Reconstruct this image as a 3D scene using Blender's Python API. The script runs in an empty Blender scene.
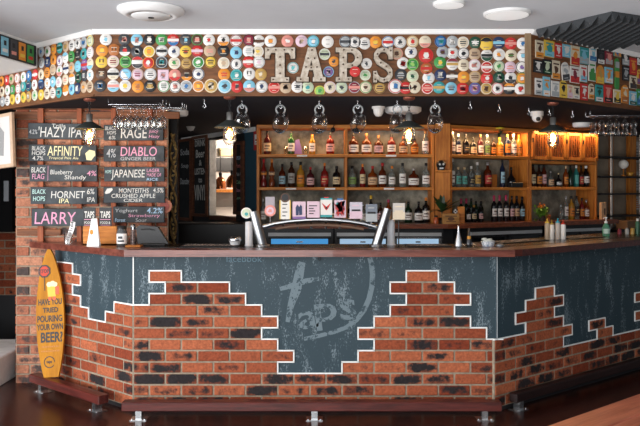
import bpy, bmesh, math, random
from mathutils import Matrix, Vector
random.seed(11)
sc = bpy.context.scene
COL = sc.collection
F, EYE, CX, HY = 760.0, 1.66, 320.0, 190.0          # focal length in pixels, eye height, optical axis, horizon row
PI = math.pi

# ------------------------------------------------------------------ colours and materials
def lin(c):
    return tuple((v / 12.92 if v <= .04045 else ((v + .055) / 1.055) ** 2.4) for v in c)
def hx(h):
    h = h.lstrip('#')
    return lin(tuple(int(h[i:i + 2], 16) / 255 for i in (0, 2, 4)))
MATS = {}
def mat(key, color=None, rough=.55, metal=0.0, spec=.5, emit=None, estr=0, trans=0, ior=1.45, var=0, vscale=8, bump=0, bscale=40, coat=0, stretch=(1, 1, 1), color2=None):
    """Principled material; var mixes in color2 (or a darker/lighter tone of the paint itself) with a noise texture."""
    if key in MATS: return MATS[key]
    m = bpy.data.materials.new(key); m.use_nodes = True
    nt = m.node_tree; b = nt.nodes['Principled BSDF']
    col = hx(color) if isinstance(color, str) else (color or (.5, .5, .5))
    b.inputs['Base Color'].default_value = (*col, 1)
    b.inputs['Roughness'].default_value = rough
    b.inputs['Metallic'].default_value = metal
    b.inputs['Specular IOR Level'].default_value = spec
    b.inputs['Transmission Weight'].default_value = trans
    b.inputs['IOR'].default_value = ior
    b.inputs['Coat Weight'].default_value = coat
    if emit:
        b.inputs['Emission Color'].default_value = (*hx(emit), 1); b.inputs['Emission Strength'].default_value = estr
    if var or bump:
        tc = nt.nodes.new('ShaderNodeTexCoord'); mp = nt.nodes.new('ShaderNodeMapping')
        mp.inputs['Scale'].default_value = stretch
        nt.links.new(tc.outputs['Object'], mp.inputs['Vector'])
        n = nt.nodes.new('ShaderNodeTexNoise'); n.inputs['Scale'].default_value = vscale; n.inputs['Detail'].default_value = 6; n.inputs['Roughness'].default_value = .62
        nt.links.new(mp.outputs[0], n.inputs['Vector'])
        if var:
            mx = nt.nodes.new('ShaderNodeMix'); mx.data_type = 'RGBA'
            c2 = hx(color2) if color2 else tuple(v * (1 - var) for v in col)
            mx.inputs['A'].default_value = (*col, 1); mx.inputs['B'].default_value = (*c2, 1)
            rp = nt.nodes.new('ShaderNodeMapRange'); rp.inputs['From Min'].default_value = .38; rp.inputs['From Max'].default_value = .64
            nt.links.new(n.outputs['Fac'], rp.inputs['Value']); nt.links.new(rp.outputs[0], mx.inputs['Factor'])
            nt.links.new(mx.outputs['Result'], b.inputs['Base Color'])
        if bump:
            n2 = nt.nodes.new('ShaderNodeTexNoise'); n2.inputs['Scale'].default_value = bscale; n2.inputs['Detail'].default_value = 4
            nt.links.new(mp.outputs[0], n2.inputs['Vector'])
            bp = nt.nodes.new('ShaderNodeBump'); bp.inputs['Strength'].default_value = bump; bp.inputs['Distance'].default_value = .01
            nt.links.new(n2.outputs['Fac'], bp.inputs['Height']); nt.links.new(bp.outputs[0], b.inputs['Normal'])
    MATS[key] = m
    return m
def thin_glass(key, tint=(1, 1, 1), edge=.35, rough=.03):
    """Clear thin-walled glass: see-through face on, mirror-like towards its edges."""
    if key in MATS: return MATS[key]
    m = bpy.data.materials.new(key); m.use_nodes = True
    nt = m.node_tree; nt.nodes.clear()
    o = nt.nodes.new('ShaderNodeOutputMaterial'); mx = nt.nodes.new('ShaderNodeMixShader')
    t = nt.nodes.new('ShaderNodeBsdfTransparent'); t.inputs[0].default_value = (*tint, 1)
    g = nt.nodes.new('ShaderNodeBsdfGlossy'); g.inputs['Roughness'].default_value = rough; g.inputs['Color'].default_value = (.95, .95, .95, 1)
    lw = nt.nodes.new('ShaderNodeLayerWeight'); lw.inputs['Blend'].default_value = edge
    nt.links.new(lw.outputs['Facing'], mx.inputs[0]); nt.links.new(t.outputs[0], mx.inputs[1]); nt.links.new(g.outputs[0], mx.inputs[2])
    nt.links.new(mx.outputs[0], o.inputs[0])
    MATS[key] = m
    return m
PAL = dict(w='e3dfd8', cr='dfd0b2', be='c4a584', og='ee8f25', rd='d62a26', pk='e58a7c', ma='8c2136', br='5b3a28', bk='242426', ch='3d3f44', gy='a9adb0',
           lb='7cc4de', bl='2c6fb0', nv='26365e', tl='2f9fa0', gn='3f9a48', lg='8fc95a', dg='1d5038', yl='f0c33c', go='c89b4c', pu='7d5a9c', oc='b9682c', pg='c7d3b0', lp='dcb9c8', tq='5fc3c4')
PNAME = dict(w='white', cr='cream', be='beige', og='orange', rd='red', pk='salmon', ma='maroon', br='brown', bk='black', ch='charcoal', gy='grey',
             lb='light blue', bl='blue', nv='navy', tl='teal', gn='green', lg='lime', dg='dark green', yl='yellow', go='gold', pu='purple', oc='rust', pg='pale green', lp='pale pink', tq='turquoise')
def pm(c):
    h = PAL[c]; v = [int(h[i:i + 2], 16) for i in (0, 2, 4)]; g = sum(v) / 3
    return mat('print_' + c, ''.join('%02x' % int(min(255, (g + (q - g) * .84) * .96)) for q in v), rough=.45, spec=.35)

# ------------------------------------------------------------------ mesh builder
class MB:
    def __init__(s): s.v, s.f, s.m, s.sm = [], [], [], []
    def add(s, vs, fs, mi=0, M=None, smooth=False):
        b = len(s.v)
        s.v += [tuple(M @ Vector(p)) if M is not None else tuple(p) for p in vs]
        for f in fs: s.f.append(tuple(i + b for i in f)); s.m.append(mi); s.sm.append(smooth)
        return s
    def box(s, a, b, mi=0, M=None):
        (x0, y0, z0), (x1, y1, z1) = a, b
        vs = [(x, y, z) for z in (z0, z1) for y in (y0, y1) for x in (x0, x1)]
        return s.add(vs, [(0, 2, 3, 1), (4, 5, 7, 6), (0, 1, 5, 4), (2, 6, 7, 3), (0, 4, 6, 2), (1, 3, 7, 5)], mi, M)
    def bbox(s, a, b, r=.004, mi=0, M=None):
        """box with chamfered edges"""
        (x0, y0, z0), (x1, y1, z1) = a, b
        r = min(r, (x1 - x0) * .45, (y1 - y0) * .45, (z1 - z0) * .45)
        c = ((x0 + x1) / 2, (y0 + y1) / 2, (z0 + z1) / 2); h = ((x1 - x0) / 2, (y1 - y0) / 2, (z1 - z0) / 2)
        bm = bmesh.new(); bmesh.ops.create_cube(bm, size=2)
        for v in bm.verts: v.co = Vector((v.co.x * h[0] + c[0], v.co.y * h[1] + c[1], v.co.z * h[2] + c[2]))
        bmesh.ops.bevel(bm, geom=list(bm.edges), offset=r, segments=1, affect='EDGES', profile=.5)
        bm.verts.index_update()
        s.add([v.co.copy() for v in bm.verts], [[v.index for v in f.verts] for f in bm.faces], mi, M); bm.free()
        return s
    def prism(s, poly, y0, y1, mi=0, M=None, smooth=False):
        """polygon in local x,z extruded from y0 (near) to y1 (far)"""
        n = len(poly)
        ar = sum(poly[i][0] * poly[(i + 1) % n][1] - poly[(i + 1) % n][0] * poly[i][1] for i in range(n))
        if ar < 0: poly = poly[::-1]
        vs = [(x, y0, z) for x, z in poly] + [(x, y1, z) for x, z in poly]
        s.add(vs, [tuple(range(n)), tuple(range(2 * n - 1, n - 1, -1))], mi, M)
        return s.add(vs, [(i, i + n, (i + 1) % n + n, (i + 1) % n) for i in range(n)], mi, M, smooth)
    def slab(s, poly, z0, z1, mi=0, M=None):
        """polygon in x,y extruded from z0 to z1"""
        n = len(poly)
        ar = sum(poly[i][0] * poly[(i + 1) % n][1] - poly[(i + 1) % n][0] * poly[i][1] for i in range(n))
        if ar < 0: poly = poly[::-1]
        vs = [(x, y, z0) for x, y in poly] + [(x, y, z1) for x, y in poly]
        return s.add(vs, [tuple(range(n - 1, -1, -1)), tuple(range(n, 2 * n))] + [(i, (i + 1) % n, (i + 1) % n + n, i + n) for i in range(n)], mi, M)
    def lathe(s, prof, n=16, mi=0, M=None, a0=0, a1=2 * PI, smooth=True):
        """prof: (r, z) list revolved about local z; n segments"""
        full = abs(a1 - a0 - 2 * PI) < 1e-6
        k = n if full else n + 1
        vs = [(r * math.cos(a0 + (a1 - a0) * j / n), r * math.sin(a0 + (a1 - a0) * j / n), z) for r, z in prof for j in range(k)]
        fs = []
        for i in range(len(prof) - 1):
            for j in range(n):
                j2 = (j + 1) % k
                fs.append((i * k + j, i * k + j2, (i + 1) * k + j2, (i + 1) * k + j))
        s.add(vs, fs, mi, M, smooth)
        if full:
            if prof[0][0] > 1e-5: s.add(vs[:k], [tuple(range(k - 1, -1, -1))], mi, M)
            if prof[-1][0] > 1e-5: s.add(vs[-k:], [tuple(range(k))], mi, M)
        return s
    def tube(s, pts, r, n=8, mi=0, M=None, closed=False, caps=True):
        pts = [Vector(p) for p in pts]; m = len(pts); rings = []
        rr = r if isinstance(r, (list, tuple)) else [r] * m
        up = None
        for i, p in enumerate(pts):
            a = pts[(i - 1) % m] if (closed or i > 0) else p
            b = pts[(i + 1) % m] if (closed or i < m - 1) else p
            t = (b - a).normalized()
            if up is None: up = Vector((0, 0, 1)) if abs(t.z) < .9 else Vector((1, 0, 0))
            x = t.cross(up); x = x.normalized() if x.length > 1e-6 else Vector((1, 0, 0)); y = x.cross(t).normalized(); up = y
            rings.append([tuple(p + (x * math.cos(2 * PI * j / n) + y * math.sin(2 * PI * j / n)) * rr[i]) for j in range(n)])
        vs = [v for g in rings for v in g]; fs = []
        for i in range(m if closed else m - 1):
            i2 = (i + 1) % m
            for j in range(n): fs.append((i * n + j, i * n + (j + 1) % n, i2 * n + (j + 1) % n, i2 * n + j))
        s.add(vs, fs, mi, M, True)
        if not closed and caps: s.add(rings[0], [tuple(range(n - 1, -1, -1))], mi, M); s.add(rings[-1], [tuple(range(n))], mi, M)
        return s
    def ball(s, c, r, mi=0, M=None, n=12, sz=1):
        return s.lathe([(r * math.sin(PI * i / 8), -r * sz * math.cos(PI * i / 8)) for i in range(9)], n, mi, (M if M is not None else Matrix()) @ Matrix.Translation(c))
    def mesh(s, name, mats):
        me = bpy.data.meshes.new(name); me.from_pydata(s.v, [], s.f)
        for m in (mats if isinstance(mats, (list, tuple)) else [mats]): me.materials.append(m)
        me.polygons.foreach_set('material_index', s.m); me.polygons.foreach_set('use_smooth', s.sm)
        me.update()
        return me
def T(x, y, z): return Matrix.Translation((x, y, z))
def RX(a): return Matrix.Rotation(a, 4, 'X')
def RY(a): return Matrix.Rotation(a, 4, 'Y')
def RZ(a): return Matrix.Rotation(a, 4, 'Z')

# ------------------------------------------------------------------ objects
def link(name, me, M=None, parent=None):
    o = bpy.data.objects.new(name, me); COL.objects.link(o)
    if parent is not None: o.parent = parent
    if M is not None: o.matrix_local = M
    return o
def tag(o, label, cat, group=None, kind=None):
    if label: o['label'] = label
    if cat: o['category'] = cat
    if group: o['group'] = group
    if kind: o['kind'] = kind
    return o
def thing(name, label, cat, M=None, group=None):
    """an Empty at the base of a thing; its parts are built in its own coordinates"""
    o = bpy.data.objects.new(name, None); COL.objects.link(o); o.empty_display_size = .05
    if M is not None: o.matrix_local = M
    return tag(o, label, cat, group)
def part(name, mb, mats, parent, M=None, label=None):
    o = link(name, mb.mesh(name, mats) if isinstance(mb, MB) else mb, M, parent)
    if label: o['label'] = label
    return o
def single(name, mb, mats, M, label, cat, group=None):
    return tag(link(name, mb.mesh(name, mats) if isinstance(mb, MB) else mb, M), label, cat, group)
def struct(name, mb, mats, M=None, parent=None):
    o = link(name, mb.mesh(name, mats), M, parent)
    if parent is None: o['kind'] = 'structure'
    return o
def copy_tree(o, M, label, group=None):
    c = o.copy(); COL.objects.link(c); c.matrix_local = M; c['label'] = label
    if group: c['group'] = group
    for ch in list(o.children):
        d = ch.copy(); COL.objects.link(d); d.parent = c
        for g in list(ch.children):
            e = g.copy(); COL.objects.link(e); e.parent = d
    return c
_txt = {}
def text_mb(s, x0, x1, z0, z1, y=0, mi=0, mb=None, M=None, shear=0, bold=0, keep=False):
    """lettering fitted in a box of local x and z, lying at depth y"""
    mb = mb or MB()
    k = (s, shear, bold)
    if k not in _txt:
        cu = bpy.data.curves.new('lettering', 'FONT'); cu.body = s; cu.align_x = 'LEFT'; cu.resolution_u = 3; cu.shear = shear; cu.offset = bold
        ob = bpy.data.objects.new('lettering', cu); COL.objects.link(ob)
        dg = bpy.context.evaluated_depsgraph_get(); me = bpy.data.meshes.new_from_object(ob.evaluated_get(dg))
        _txt[k] = ([tuple(v.co) for v in me.vertices], [tuple(p.vertices) for p in me.polygons])
        bpy.data.objects.remove(ob); bpy.data.curves.remove(cu); bpy.data.meshes.remove(me)
    vs, fs = _txt[k]
    if not vs: return mb
    ax, bx = min(v[0] for v in vs), max(v[0] for v in vs); az, bz = min(v[1] for v in vs), max(v[1] for v in vs)
    sx = (x1 - x0) / max(bx - ax, 1e-6); sz = (z1 - z0) / max(bz - az, 1e-6)
    if keep: sx = sz = min(sx, sz)
    return mb.add([(x0 + (v[0] - ax) * sx, y, z0 + (v[1] - az) * sz) for v in vs], fs, mi, M)

# ------------------------------------------------------------------ places: upright planes of the room
def frame(ox, oy, dx, dy):
    """plane frame: x along the wall (towards the viewer's right), y into the wall, z up"""
    l = math.hypot(dx, dy); dx /= l; dy /= l
    return Matrix(((dx, -dy, 0, ox), (dy, dx, 0, oy), (0, 0, 1, 0), (0, 0, 0, 1)))
def ray(px, py): return Vector(((px - CX) / F, 1, -(py - HY) / F))
def hit(px, py, fr, off=0):
    """where a measured sight line meets a plane frame (off: in front of it): local x and z"""
    n = fr.col[1].to_3d(); p = fr.translation - n * off; d = ray(px, py); e = Vector((0, 0, EYE))
    w = e + d * ((p - e).dot(n) / d.dot(n))
    l = fr.inverted() @ w
    return l.x, l.z
def at(px, Y): return (px - CX) / F * Y
def zz(py, Y): return EYE - (py - HY) / F * Y
ORD = ['first', 'second', 'third', 'fourth', 'fifth', 'sixth', 'seventh', 'eighth', 'ninth', 'tenth', 'eleventh', 'twelfth', 'thirteenth', 'fourteenth', 'fifteenth',
       'sixteenth', 'seventeenth', 'eighteenth', 'nineteenth', 'twentieth', 'twenty-first', 'twenty-second', 'twenty-third', 'twenty-fourth', 'twenty-fifth',
       'twenty-sixth', 'twenty-seventh', 'twenty-eighth', 'twenty-ninth', 'thirtieth', 'thirty-first', 'thirty-second']

BF = frame(-1.40, 5.70, 1, 0)                        # bar front face
BL = frame(-1.40, 5.70, .749, -.662)                 # bar face towards the pillar (x negative)
BR = frame(1.3275, 5.70, .7725, .635)                # bar face on the other side
FF = frame(-1.643, 5.55, 1, 0)                       # fascia faces
FL = frame(-1.643, 5.55, .749, -.662)
FR = frame(1.541, 5.55, .7725, .635)
U1 = frame(0, 8.0, 1, 0)                             # shelving
U2 = frame(1.368, 8.0, .87, .49)
WB = frame(-1.97, 10.4, 1.27, -2.0)                  # slanted rear wall with the framed boards
WL = frame(-2.615, 6.54, 1, 0)                       # brick wall with the beer boards
ZS, ZF0, ZF1, ZC, ZT = 2.357, 2.357, 2.808, 2.83, 1.218   # soffit, fascia, ceiling, bar top
# ------------------------------------------------------------------ brick
def brick_mat(key, reds, dark, mortar=None):
    m = bpy.data.materials.new(key); m.use_nodes = True
    nt = m.node_tree; b = nt.nodes['Principled BSDF']; b.inputs['Roughness'].default_value = .8; b.inputs['Specular IOR Level'].default_value = .25
    at_ = nt.nodes.new('ShaderNodeAttribute'); at_.attribute_name = 'tint'
    rp = nt.nodes.new('ShaderNodeValToRGB'); rp.color_ramp.interpolation = 'LINEAR'
    el = rp.color_ramp.elements
    for i, c in enumerate(reds):
        e = el[i] if i < 2 else el.new(0)
        e.position = i / (len(reds) - 1); e.color = (*hx(c), 1)
    nt.links.new(at_.outputs['Fac'], rp.inputs[0])
    tc = nt.nodes.new('ShaderNodeTexCoord')
    n = nt.nodes.new('ShaderNodeTexNoise'); n.inputs['Scale'].default_value = 13; n.inputs['Detail'].default_value = 6; n.inputs['Roughness'].default_value = .66
    nt.links.new(tc.outputs['Object'], n.inputs['Vector'])
    a2 = nt.nodes.new('ShaderNodeAttribute'); a2.attribute_name = 'char'
    sx = nt.nodes.new('ShaderNodeSeparateXYZ'); nt.links.new(tc.outputs['Object'], sx.inputs[0])
    es = []
    for ax, nm in (('X', 'mid_x'), ('Z', 'mid_z')):
        q = nt.nodes.new('ShaderNodeAttribute'); q.attribute_name = nm
        d = nt.nodes.new('ShaderNodeMath'); d.operation = 'SUBTRACT'; nt.links.new(sx.outputs[ax], d.inputs[0]); nt.links.new(q.outputs['Fac'], d.inputs[1])
        a_ = nt.nodes.new('ShaderNodeMath'); a_.operation = 'ABSOLUTE'; nt.links.new(d.outputs[0], a_.inputs[0])
        k_ = nt.nodes.new('ShaderNodeMapRange'); k_.inputs['From Min'].default_value = .06 if ax == 'X' else .012; k_.inputs['From Max'].default_value = .122 if ax == 'X' else .043
        k_.inputs['To Min'].default_value = .0; k_.inputs['To Max'].default_value = -.22
        nt.links.new(a_.outputs[0], k_.inputs[0]); es.append(k_)
    e2 = nt.nodes.new('ShaderNodeMath'); e2.operation = 'ADD'; nt.links.new(es[0].outputs[0], e2.inputs[0]); nt.links.new(es[1].outputs[0], e2.inputs[1])
    a0_ = nt.nodes.new('ShaderNodeMath'); a0_.operation = 'ADD'; nt.links.new(e2.outputs[0], a0_.inputs[0]); nt.links.new(n.outputs['Fac'], a0_.inputs[1])
    ad = nt.nodes.new('ShaderNodeMath'); ad.operation = 'ADD'
    nt.links.new(a0_.outputs[0], ad.inputs[0]); nt.links.new(a2.outputs['Fac'], ad.inputs[1])
    mr = nt.nodes.new('ShaderNodeMapRange'); mr.inputs['From Min'].default_value = .66; mr.inputs['From Max'].default_value = .86
    nt.links.new(ad.outputs[0], mr.inputs['Value'])
    mx = nt.nodes.new('ShaderNodeMix'); mx.data_type = 'RGBA'; mx.inputs['B'].default_value = (*hx(dark), 1)
    nt.links.new(mr.outputs[0], mx.inputs['Factor']); nt.links.new(rp.outputs[0], mx.inputs['A'])
    n3 = nt.nodes.new('ShaderNodeTexNoise'); n3.inputs['Scale'].default_value = 60; n3.inputs['Detail'].default_value = 4
    nt.links.new(tc.outputs['Object'], n3.inputs['Vector'])
    hs = nt.nodes.new('ShaderNodeHueSaturation')
    m3 = nt.nodes.new('ShaderNodeMapRange'); m3.inputs['From Min'].default_value = .3; m3.inputs['From Max'].default_value = .7; m3.inputs['To Min'].default_value = .72; m3.inputs['To Max'].default_value = 1.25
    nt.links.new(n3.outputs['Fac'], m3.inputs['Value']); nt.links.new(m3.outputs[0], hs.inputs['Value']); nt.links.new(mx.outputs['Result'], hs.inputs['Color'])
    nt.links.new(hs.outputs[0], b.inputs['Base Color'])
    bp = nt.nodes.new('ShaderNodeBump'); bp.inputs['Strength'].default_value = .5; bp.inputs['Distance'].default_value = .006
    nt.links.new(n3.outputs['Fac'], bp.inputs['Height']); nt.links.new(bp.outputs[0], b.inputs['Normal'])
    return m
M_BRICK = brick_mat('red_brick', ['7a331d', '9c4529', 'ad5330', '8a3a24', 'ac6040'], '272223')
M_BRICKP = brick_mat('pale_red_brick', ['8c4a35', 'aa6448', 'b5755a', '9c563e', 'bb8468'], '4a3f3c')
M_MORTAR = mat('mortar', '9d8d79', rough=.9, var=.35, vscale=25, bump=.4)
def brick_mesh(rows, half, h, y0, dark=.3, off=0.0, joint=.0062, seed=1):
    """rows: [(z top, [(a, b)...] in half bricks, parity)]; returns a mesh of single bricks with their own tints"""
    rnd = random.Random(seed); mb = MB(); tint, chars, mxs, mzs = [], [], [], []
    for zt, ivs, par in rows:
        for a, b in ivs:
            e = [a] + [u for u in range(math.ceil(a), math.floor(b) + 1) if u % 2 == par and a < u < b] + [b]
            for p, q in zip(e, e[1:]):
                if q - p < .1: continue
                n0 = len(mb.f); d = rnd.uniform(-.0025, .0015)
                mb.bbox((p * half + off + joint, y0 + d, zt - h + joint), (q * half + off - joint, .02, zt - joint), .005)
                t = rnd.random(); c = rnd.uniform(.24, .5) if rnd.random() < dark + (.22 if zt < .35 else 0) else (rnd.uniform(-.06, .24))
                tint += [t] * (len(mb.f) - n0); chars += [c] * (len(mb.f) - n0); mxs += [(p + q) * half / 2 + off] * (len(mb.f) - n0); mzs += [zt - h / 2] * (len(mb.f) - n0)
    me = mb.mesh('brick_facing', M_BRICK)
    for nm, vals in (('tint', tint), ('char', chars), ('mid_x', mxs), ('mid_z', mzs)):
        at_ = me.attributes.new(nm, 'FLOAT', 'FACE'); at_.data.foreach_set('value', vals)
    return me
def mortar_mb(rows, half, h, y0, off=0.0):
    mb = MB()
    for zt, ivs, par in rows:
        for a, b in ivs: mb.box((a * half + off, y0, zt - h), (b * half + off, .02, zt))
    return mb
def outline_mb(rows, half, h, y0, off=0.0, w=.0048, skip=()):
    """white line round the stepped edge of the brick area"""
    mb = MB()
    cover = [set(u for a, b in ivs for u in range(math.floor(a), math.ceil(b))) for _, ivs, _ in rows]
    ends = [ivs for _, ivs, _ in rows]
    for k, (zt, ivs, par) in enumerate(rows):
        above = cover[k - 1] if k else set()
        diff = sorted(cover[k] ^ above); run = []
        for u in diff + [10 ** 6]:
            if run and u != run[-1] + 1:
                mb.box((run[0] * half + off - w, y0 - .004, zt - w), ((run[-1] + 1) * half + off + w, .01, zt + w)); run = []
            run.append(u)
        for a, b in ivs:
            for u in (a, b):
                if u not in skip: mb.box((u * half + off - w, y0 - .004, zt - h), (u * half + off + w, .01, zt))
    return mb

# ------------------------------------------------------------------ wood
def wood(key, c1, c2, scale=3, stretch=(1, 12, 12), rough=.45, spec=.4, coat=0, bump=.15):
    return mat(key, c1, rough=rough, spec=spec, var=.5, color2=c2, vscale=scale, stretch=stretch, bump=bump, bscale=scale * 6, coat=coat)
M_BOARD = wood('fascia_timber', '7a4d2c', '55361f', 4, rough=.6)
M_REDWOOD = wood('jarrah_timber', '7a4336', '552a22', 3, rough=.28, coat=.3)
M_DARKRED = wood('dark_red_rail_timber', '5f2822', '3b1714', 3, rough=.35, coat=.2)
M_PINE = wood('honey_pine', 'cf8438', 'a35c22', 3, stretch=(12, 12, 1), rough=.5)
M_PINEH = wood('honey_pine_flat', 'd38a3c', 'a65f24', 3, stretch=(1, 12, 12), rough=.5)
M_RUST = wood('reddish_batten', 'a45a35', '7c3d22', 3, stretch=(10, 10, 1), rough=.6)
M_BEAM = wood('brown_beam', '8a5433', '5f3820', 3, rough=.6)
M_TABLE = wood('table_timber', 'b0644a', '8a4532', 3, rough=.33, coat=.25)
M_WHITE = mat('white_paint', 'f1f0ee', rough=.7)
M_CEIL = mat('ceiling_paint', 'd6d9de', rough=.85, var=.06, vscale=2)
M_SOFFIT = mat('black_soffit_paint', '2c2a2e', rough=.75, spec=.15)
M_BLACK = mat('black_paint', '1c1c1f', rough=.5)
M_STEEL = mat('brushed_steel', 'c9cbcd', rough=.25, metal=1)
M_CHROME = mat('chrome', 'e6e7e8', rough=.1, metal=1)
M_IRON = mat('dark_iron', '2b2a2b', rough=.4, metal=.6)
M_CHALK = mat('chalkboard', '2d3236', rough=.75, var=.25, vscale=5, color2='4a5054')
M_CHALKB = mat('black_chalkboard', '1d1f21', rough=.75, var=.25, vscale=6, color2='2a2d2f')
CH = {c: mat('chalk_' + c, h, rough=.9) for c, h in dict(white='d2d2cd', pink='dd9db8', cream='e9e1b0', mint='b9ddd6', blue='a8c8e4', green='8fc79a', red='d77a78', grey='b9bcbe').items()}
M_CLEAR = thin_glass('clear_glass')
M_RUSTM = mat('copper_rust', '9a5a48', rough=.45, metal=.5, var=.4, vscale=20)

# ================================================================== THE ROOM
fl = MB().box((-7, -4.5, -.1), (7.5, 11.5, 0))
M_FLOOR = mat('dark_timber_floor', '3c1c16', rough=.25, spec=.4, var=.5, color2='2a120e', vscale=2.2, stretch=(10, 1, 1), bump=.05, bscale=14)
struct('floor', fl, M_FLOOR)
struct('ceiling', MB().box((-7, -4.5, ZC), (7.5, 11.5, ZC + .1)), M_CEIL)
# black soffit behind the fascia
sof = MB()
cFL = FL @ Vector((-1.75, 0, 0)); cFR = FR @ Vector((2.6, 0, 0))
sof.slab([(-1.643, 5.58), (1.541, 5.58), (cFR.x - .02, cFR.y + .03), (4.6, 11.2), (-3.4, 11.2), (cFL.x + .02, cFL.y + .03)], ZS, ZS + .05)
struct('ceiling_soffit', sof, M_SOFFIT)
# white cove moulding along the fascia top
def cove(fr, x0, x1, name):
    prof = [(0, ZF1 - .012), (-.015, ZF1 - .01), (-.04, ZC - .002), (0, ZC - .002)]
    mb = MB(); n = len(prof)
    vs = [(x, y, z) for x in (x0, x1) for y, z in prof]
    mb.add(vs, [(i, (i + 1) % n, (i + 1) % n + n, i + n) for i in range(n)] + [tuple(range(n - 1, -1, -1)), tuple(range(n, 2 * n))])
    struct(name, mb, M_WHITE, fr)
cove(FF, -.012, 3.184 + .012, 'trim_1'); cove(FL, -.83, 0, 'trim_2'); cove(FR, 0, 2.4, 'trim_3')
# white bulkhead dropping from the ceiling by the pillar, with its low underside
bk = MB()
bk.slab([(-2.265, 6.09), (-2.36, 5.59), (-2.75, 3.4), (-5.2, 3.4), (-5.2, 6.9), (-2.9, 6.68)], 2.639, ZC)
struct('wall_bulkhead', bk, M_WHITE)
# rear walls
struct('wall_back', MB().box((-.69, 8.42, 0), (1.19, 8.52, ZS)), M_BLACK)
struct('wall_rear', MB().box((-7, 11.2, 0), (7.5, 11.3, ZC)), M_BLACK)
wr = MB().box((.07, .36, 0), (4.6, .46, ZS))
M_GREYWALL = mat('grey_brown_wall', 'a59683', rough=.8, var=.3, vscale=4)
struct('wall_right', wr, M_GREYWALL, U2)
# slanted black wall with a hatch through to the next room
M_TEAL = mat('teal_wall_paint', '2d4f60', rough=.6, var=.15, vscale=3)
LW = math.hypot(1.27, 2.0)
hx0, hz1 = hit(211, 140, WB); hx1, _ = hit(236, 140, WB); _, hz0 = hit(223, 216, WB)
ws = MB().box((-.9, 0, 0), (hx0 - .022, .08, ZS)).box((hx1, 0, 0), (LW, .08, ZS)).box((hx0, 0, 0), (hx1, .08, hz0)).box((hx0, 0, hz1), (hx1, .08, ZS))
struct('wall_slanted', ws, M_BLACK, WB)
tx0, _ = hit(245.5, 180, WB)
struct('wall_teal', MB().box((tx0, -.012, 0), (LW + .02, 0, ZS)), M_TEAL, WB)
struct('trim_4', MB().box((hx0 - .9, -.03, ZS - .05), (LW, -.013, ZS)), M_WHITE, WB)
# brick wall with the boards; its end turns back beside the passage
NB = 28
rows = [(ZS - .0845 * k, [(0, 10.9)], (k + 1) % 2) for k in range(NB)]
def brick_wall(name, rows, half, h, M, seed, mats=None):
    root = tag(thing(name, None, None, M), None, None, kind='structure')
    me = brick_mesh(rows, half, h, -.008, dark=.22, seed=seed)
    if mats: me.materials[0] = mats
    part('brick_facing', me, M_BRICK, root); part('mortar', mortar_mb(rows, half, h, 0), M_MORTAR, root)
    return root
brick_wall('wall_left', rows, .12, .0845, WL, 4, M_BRICKP)
RET = frame(-2.615 - .07, 6.54 + .62, .07, -.62)
rows2 = [(ZS - .0845 * k, [(0, 5.2)], k % 2) for k in range(NB)]
brick_wall('wall_return', rows2, .12, .0845, RET, 5)
struct('wall_core', MB().box((.0, .021, 0), (1.29, .12, ZS)), M_BLACK, WL)
# passage beyond the pillar: dark opening, far brick, white step
rows3 = [(2.3 - .0845 * k, [(0, 14)], k % 2) for k in range(21)]
brick_wall('wall_passage', rows3, .12, .0845, frame(-4.6, 8.2, 1, 0), 6)
struct('wall_far', MB().box((-7, 8.23, 0), (-2.7, 8.3, ZC)), M_BLACK)
single('white_step', MB().bbox((-.75, -.25, 0), (.0, .6, .245), .01), mat('worn_white_paint', 'efede9', rough=.8, var=.15, vscale=9), T(-2.70, 6.62, 0), 'worn white painted step beside the brick pillar base', 'step')
struct('wall_added_light_block', MB().box((-3.7, 5.95, 0), (-3.6, 8.2, 2.63)), M_BLACK)  # unseen wall added to keep the side daylight off the passage
# timber beams and upright battens on the brick wall
def on_wall(x0, y0, x1, y1, fr=WL):
    a, za = hit(x0, y0, fr); b, zb = hit(x1, y1, fr)
    return a, b, zb, za
bw = [(14, 104, 180, 110, 'pale upper timber beam across the brick wall above the beer boards'), (14, 112, 180, 119, 'dark lower timber beam across the brick wall above the beer boards')]
for i, (x0, y0, x1, y1, l) in enumerate(bw):
    a, b, z0, z1 = on_wall(x0, y0, x1, y1)
    single('timber_beam', MB().bbox((0, -.03, 0), (b - a, -.008, z1 - z0), .004), M_BEAM, WL @ T(a, 0, z0), l, 'beam', 'beams on the brick wall')
a, b, z0, z1 = on_wall(18, 229, 62, 235)
single('timber_beam', MB().bbox((0, -.03, 0), (b - a, -.008, z1 - z0), .004), M_BEAM, WL @ T(a, 0, z0), 'short low timber beam on the brick pillar below the fat pink lettered board', 'beam', 'beams on the brick wall')
for i, (x, w, l) in enumerate([(42.5, 6, 'reddish timber batten behind the board ends next to the pillar edge'), (81, 5, 'reddish timber batten behind the far ends of the pillar-side board column'),
                               (115, 5, 'reddish timber batten behind the beginnings of the far board column'), (151, 5, 'reddish timber batten behind the far ends of the far board column')]):
    a, b, z0, z1 = on_wall(x - w / 2, 97, x + w / 2, 244)
    single('timber_batten', MB().bbox((0, -.05, 0), (b - a, -.03, z1 - z0), .004), M_RUST, WL @ T(a, 0, z0), l, 'batten', 'battens carrying the beer boards')

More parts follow.
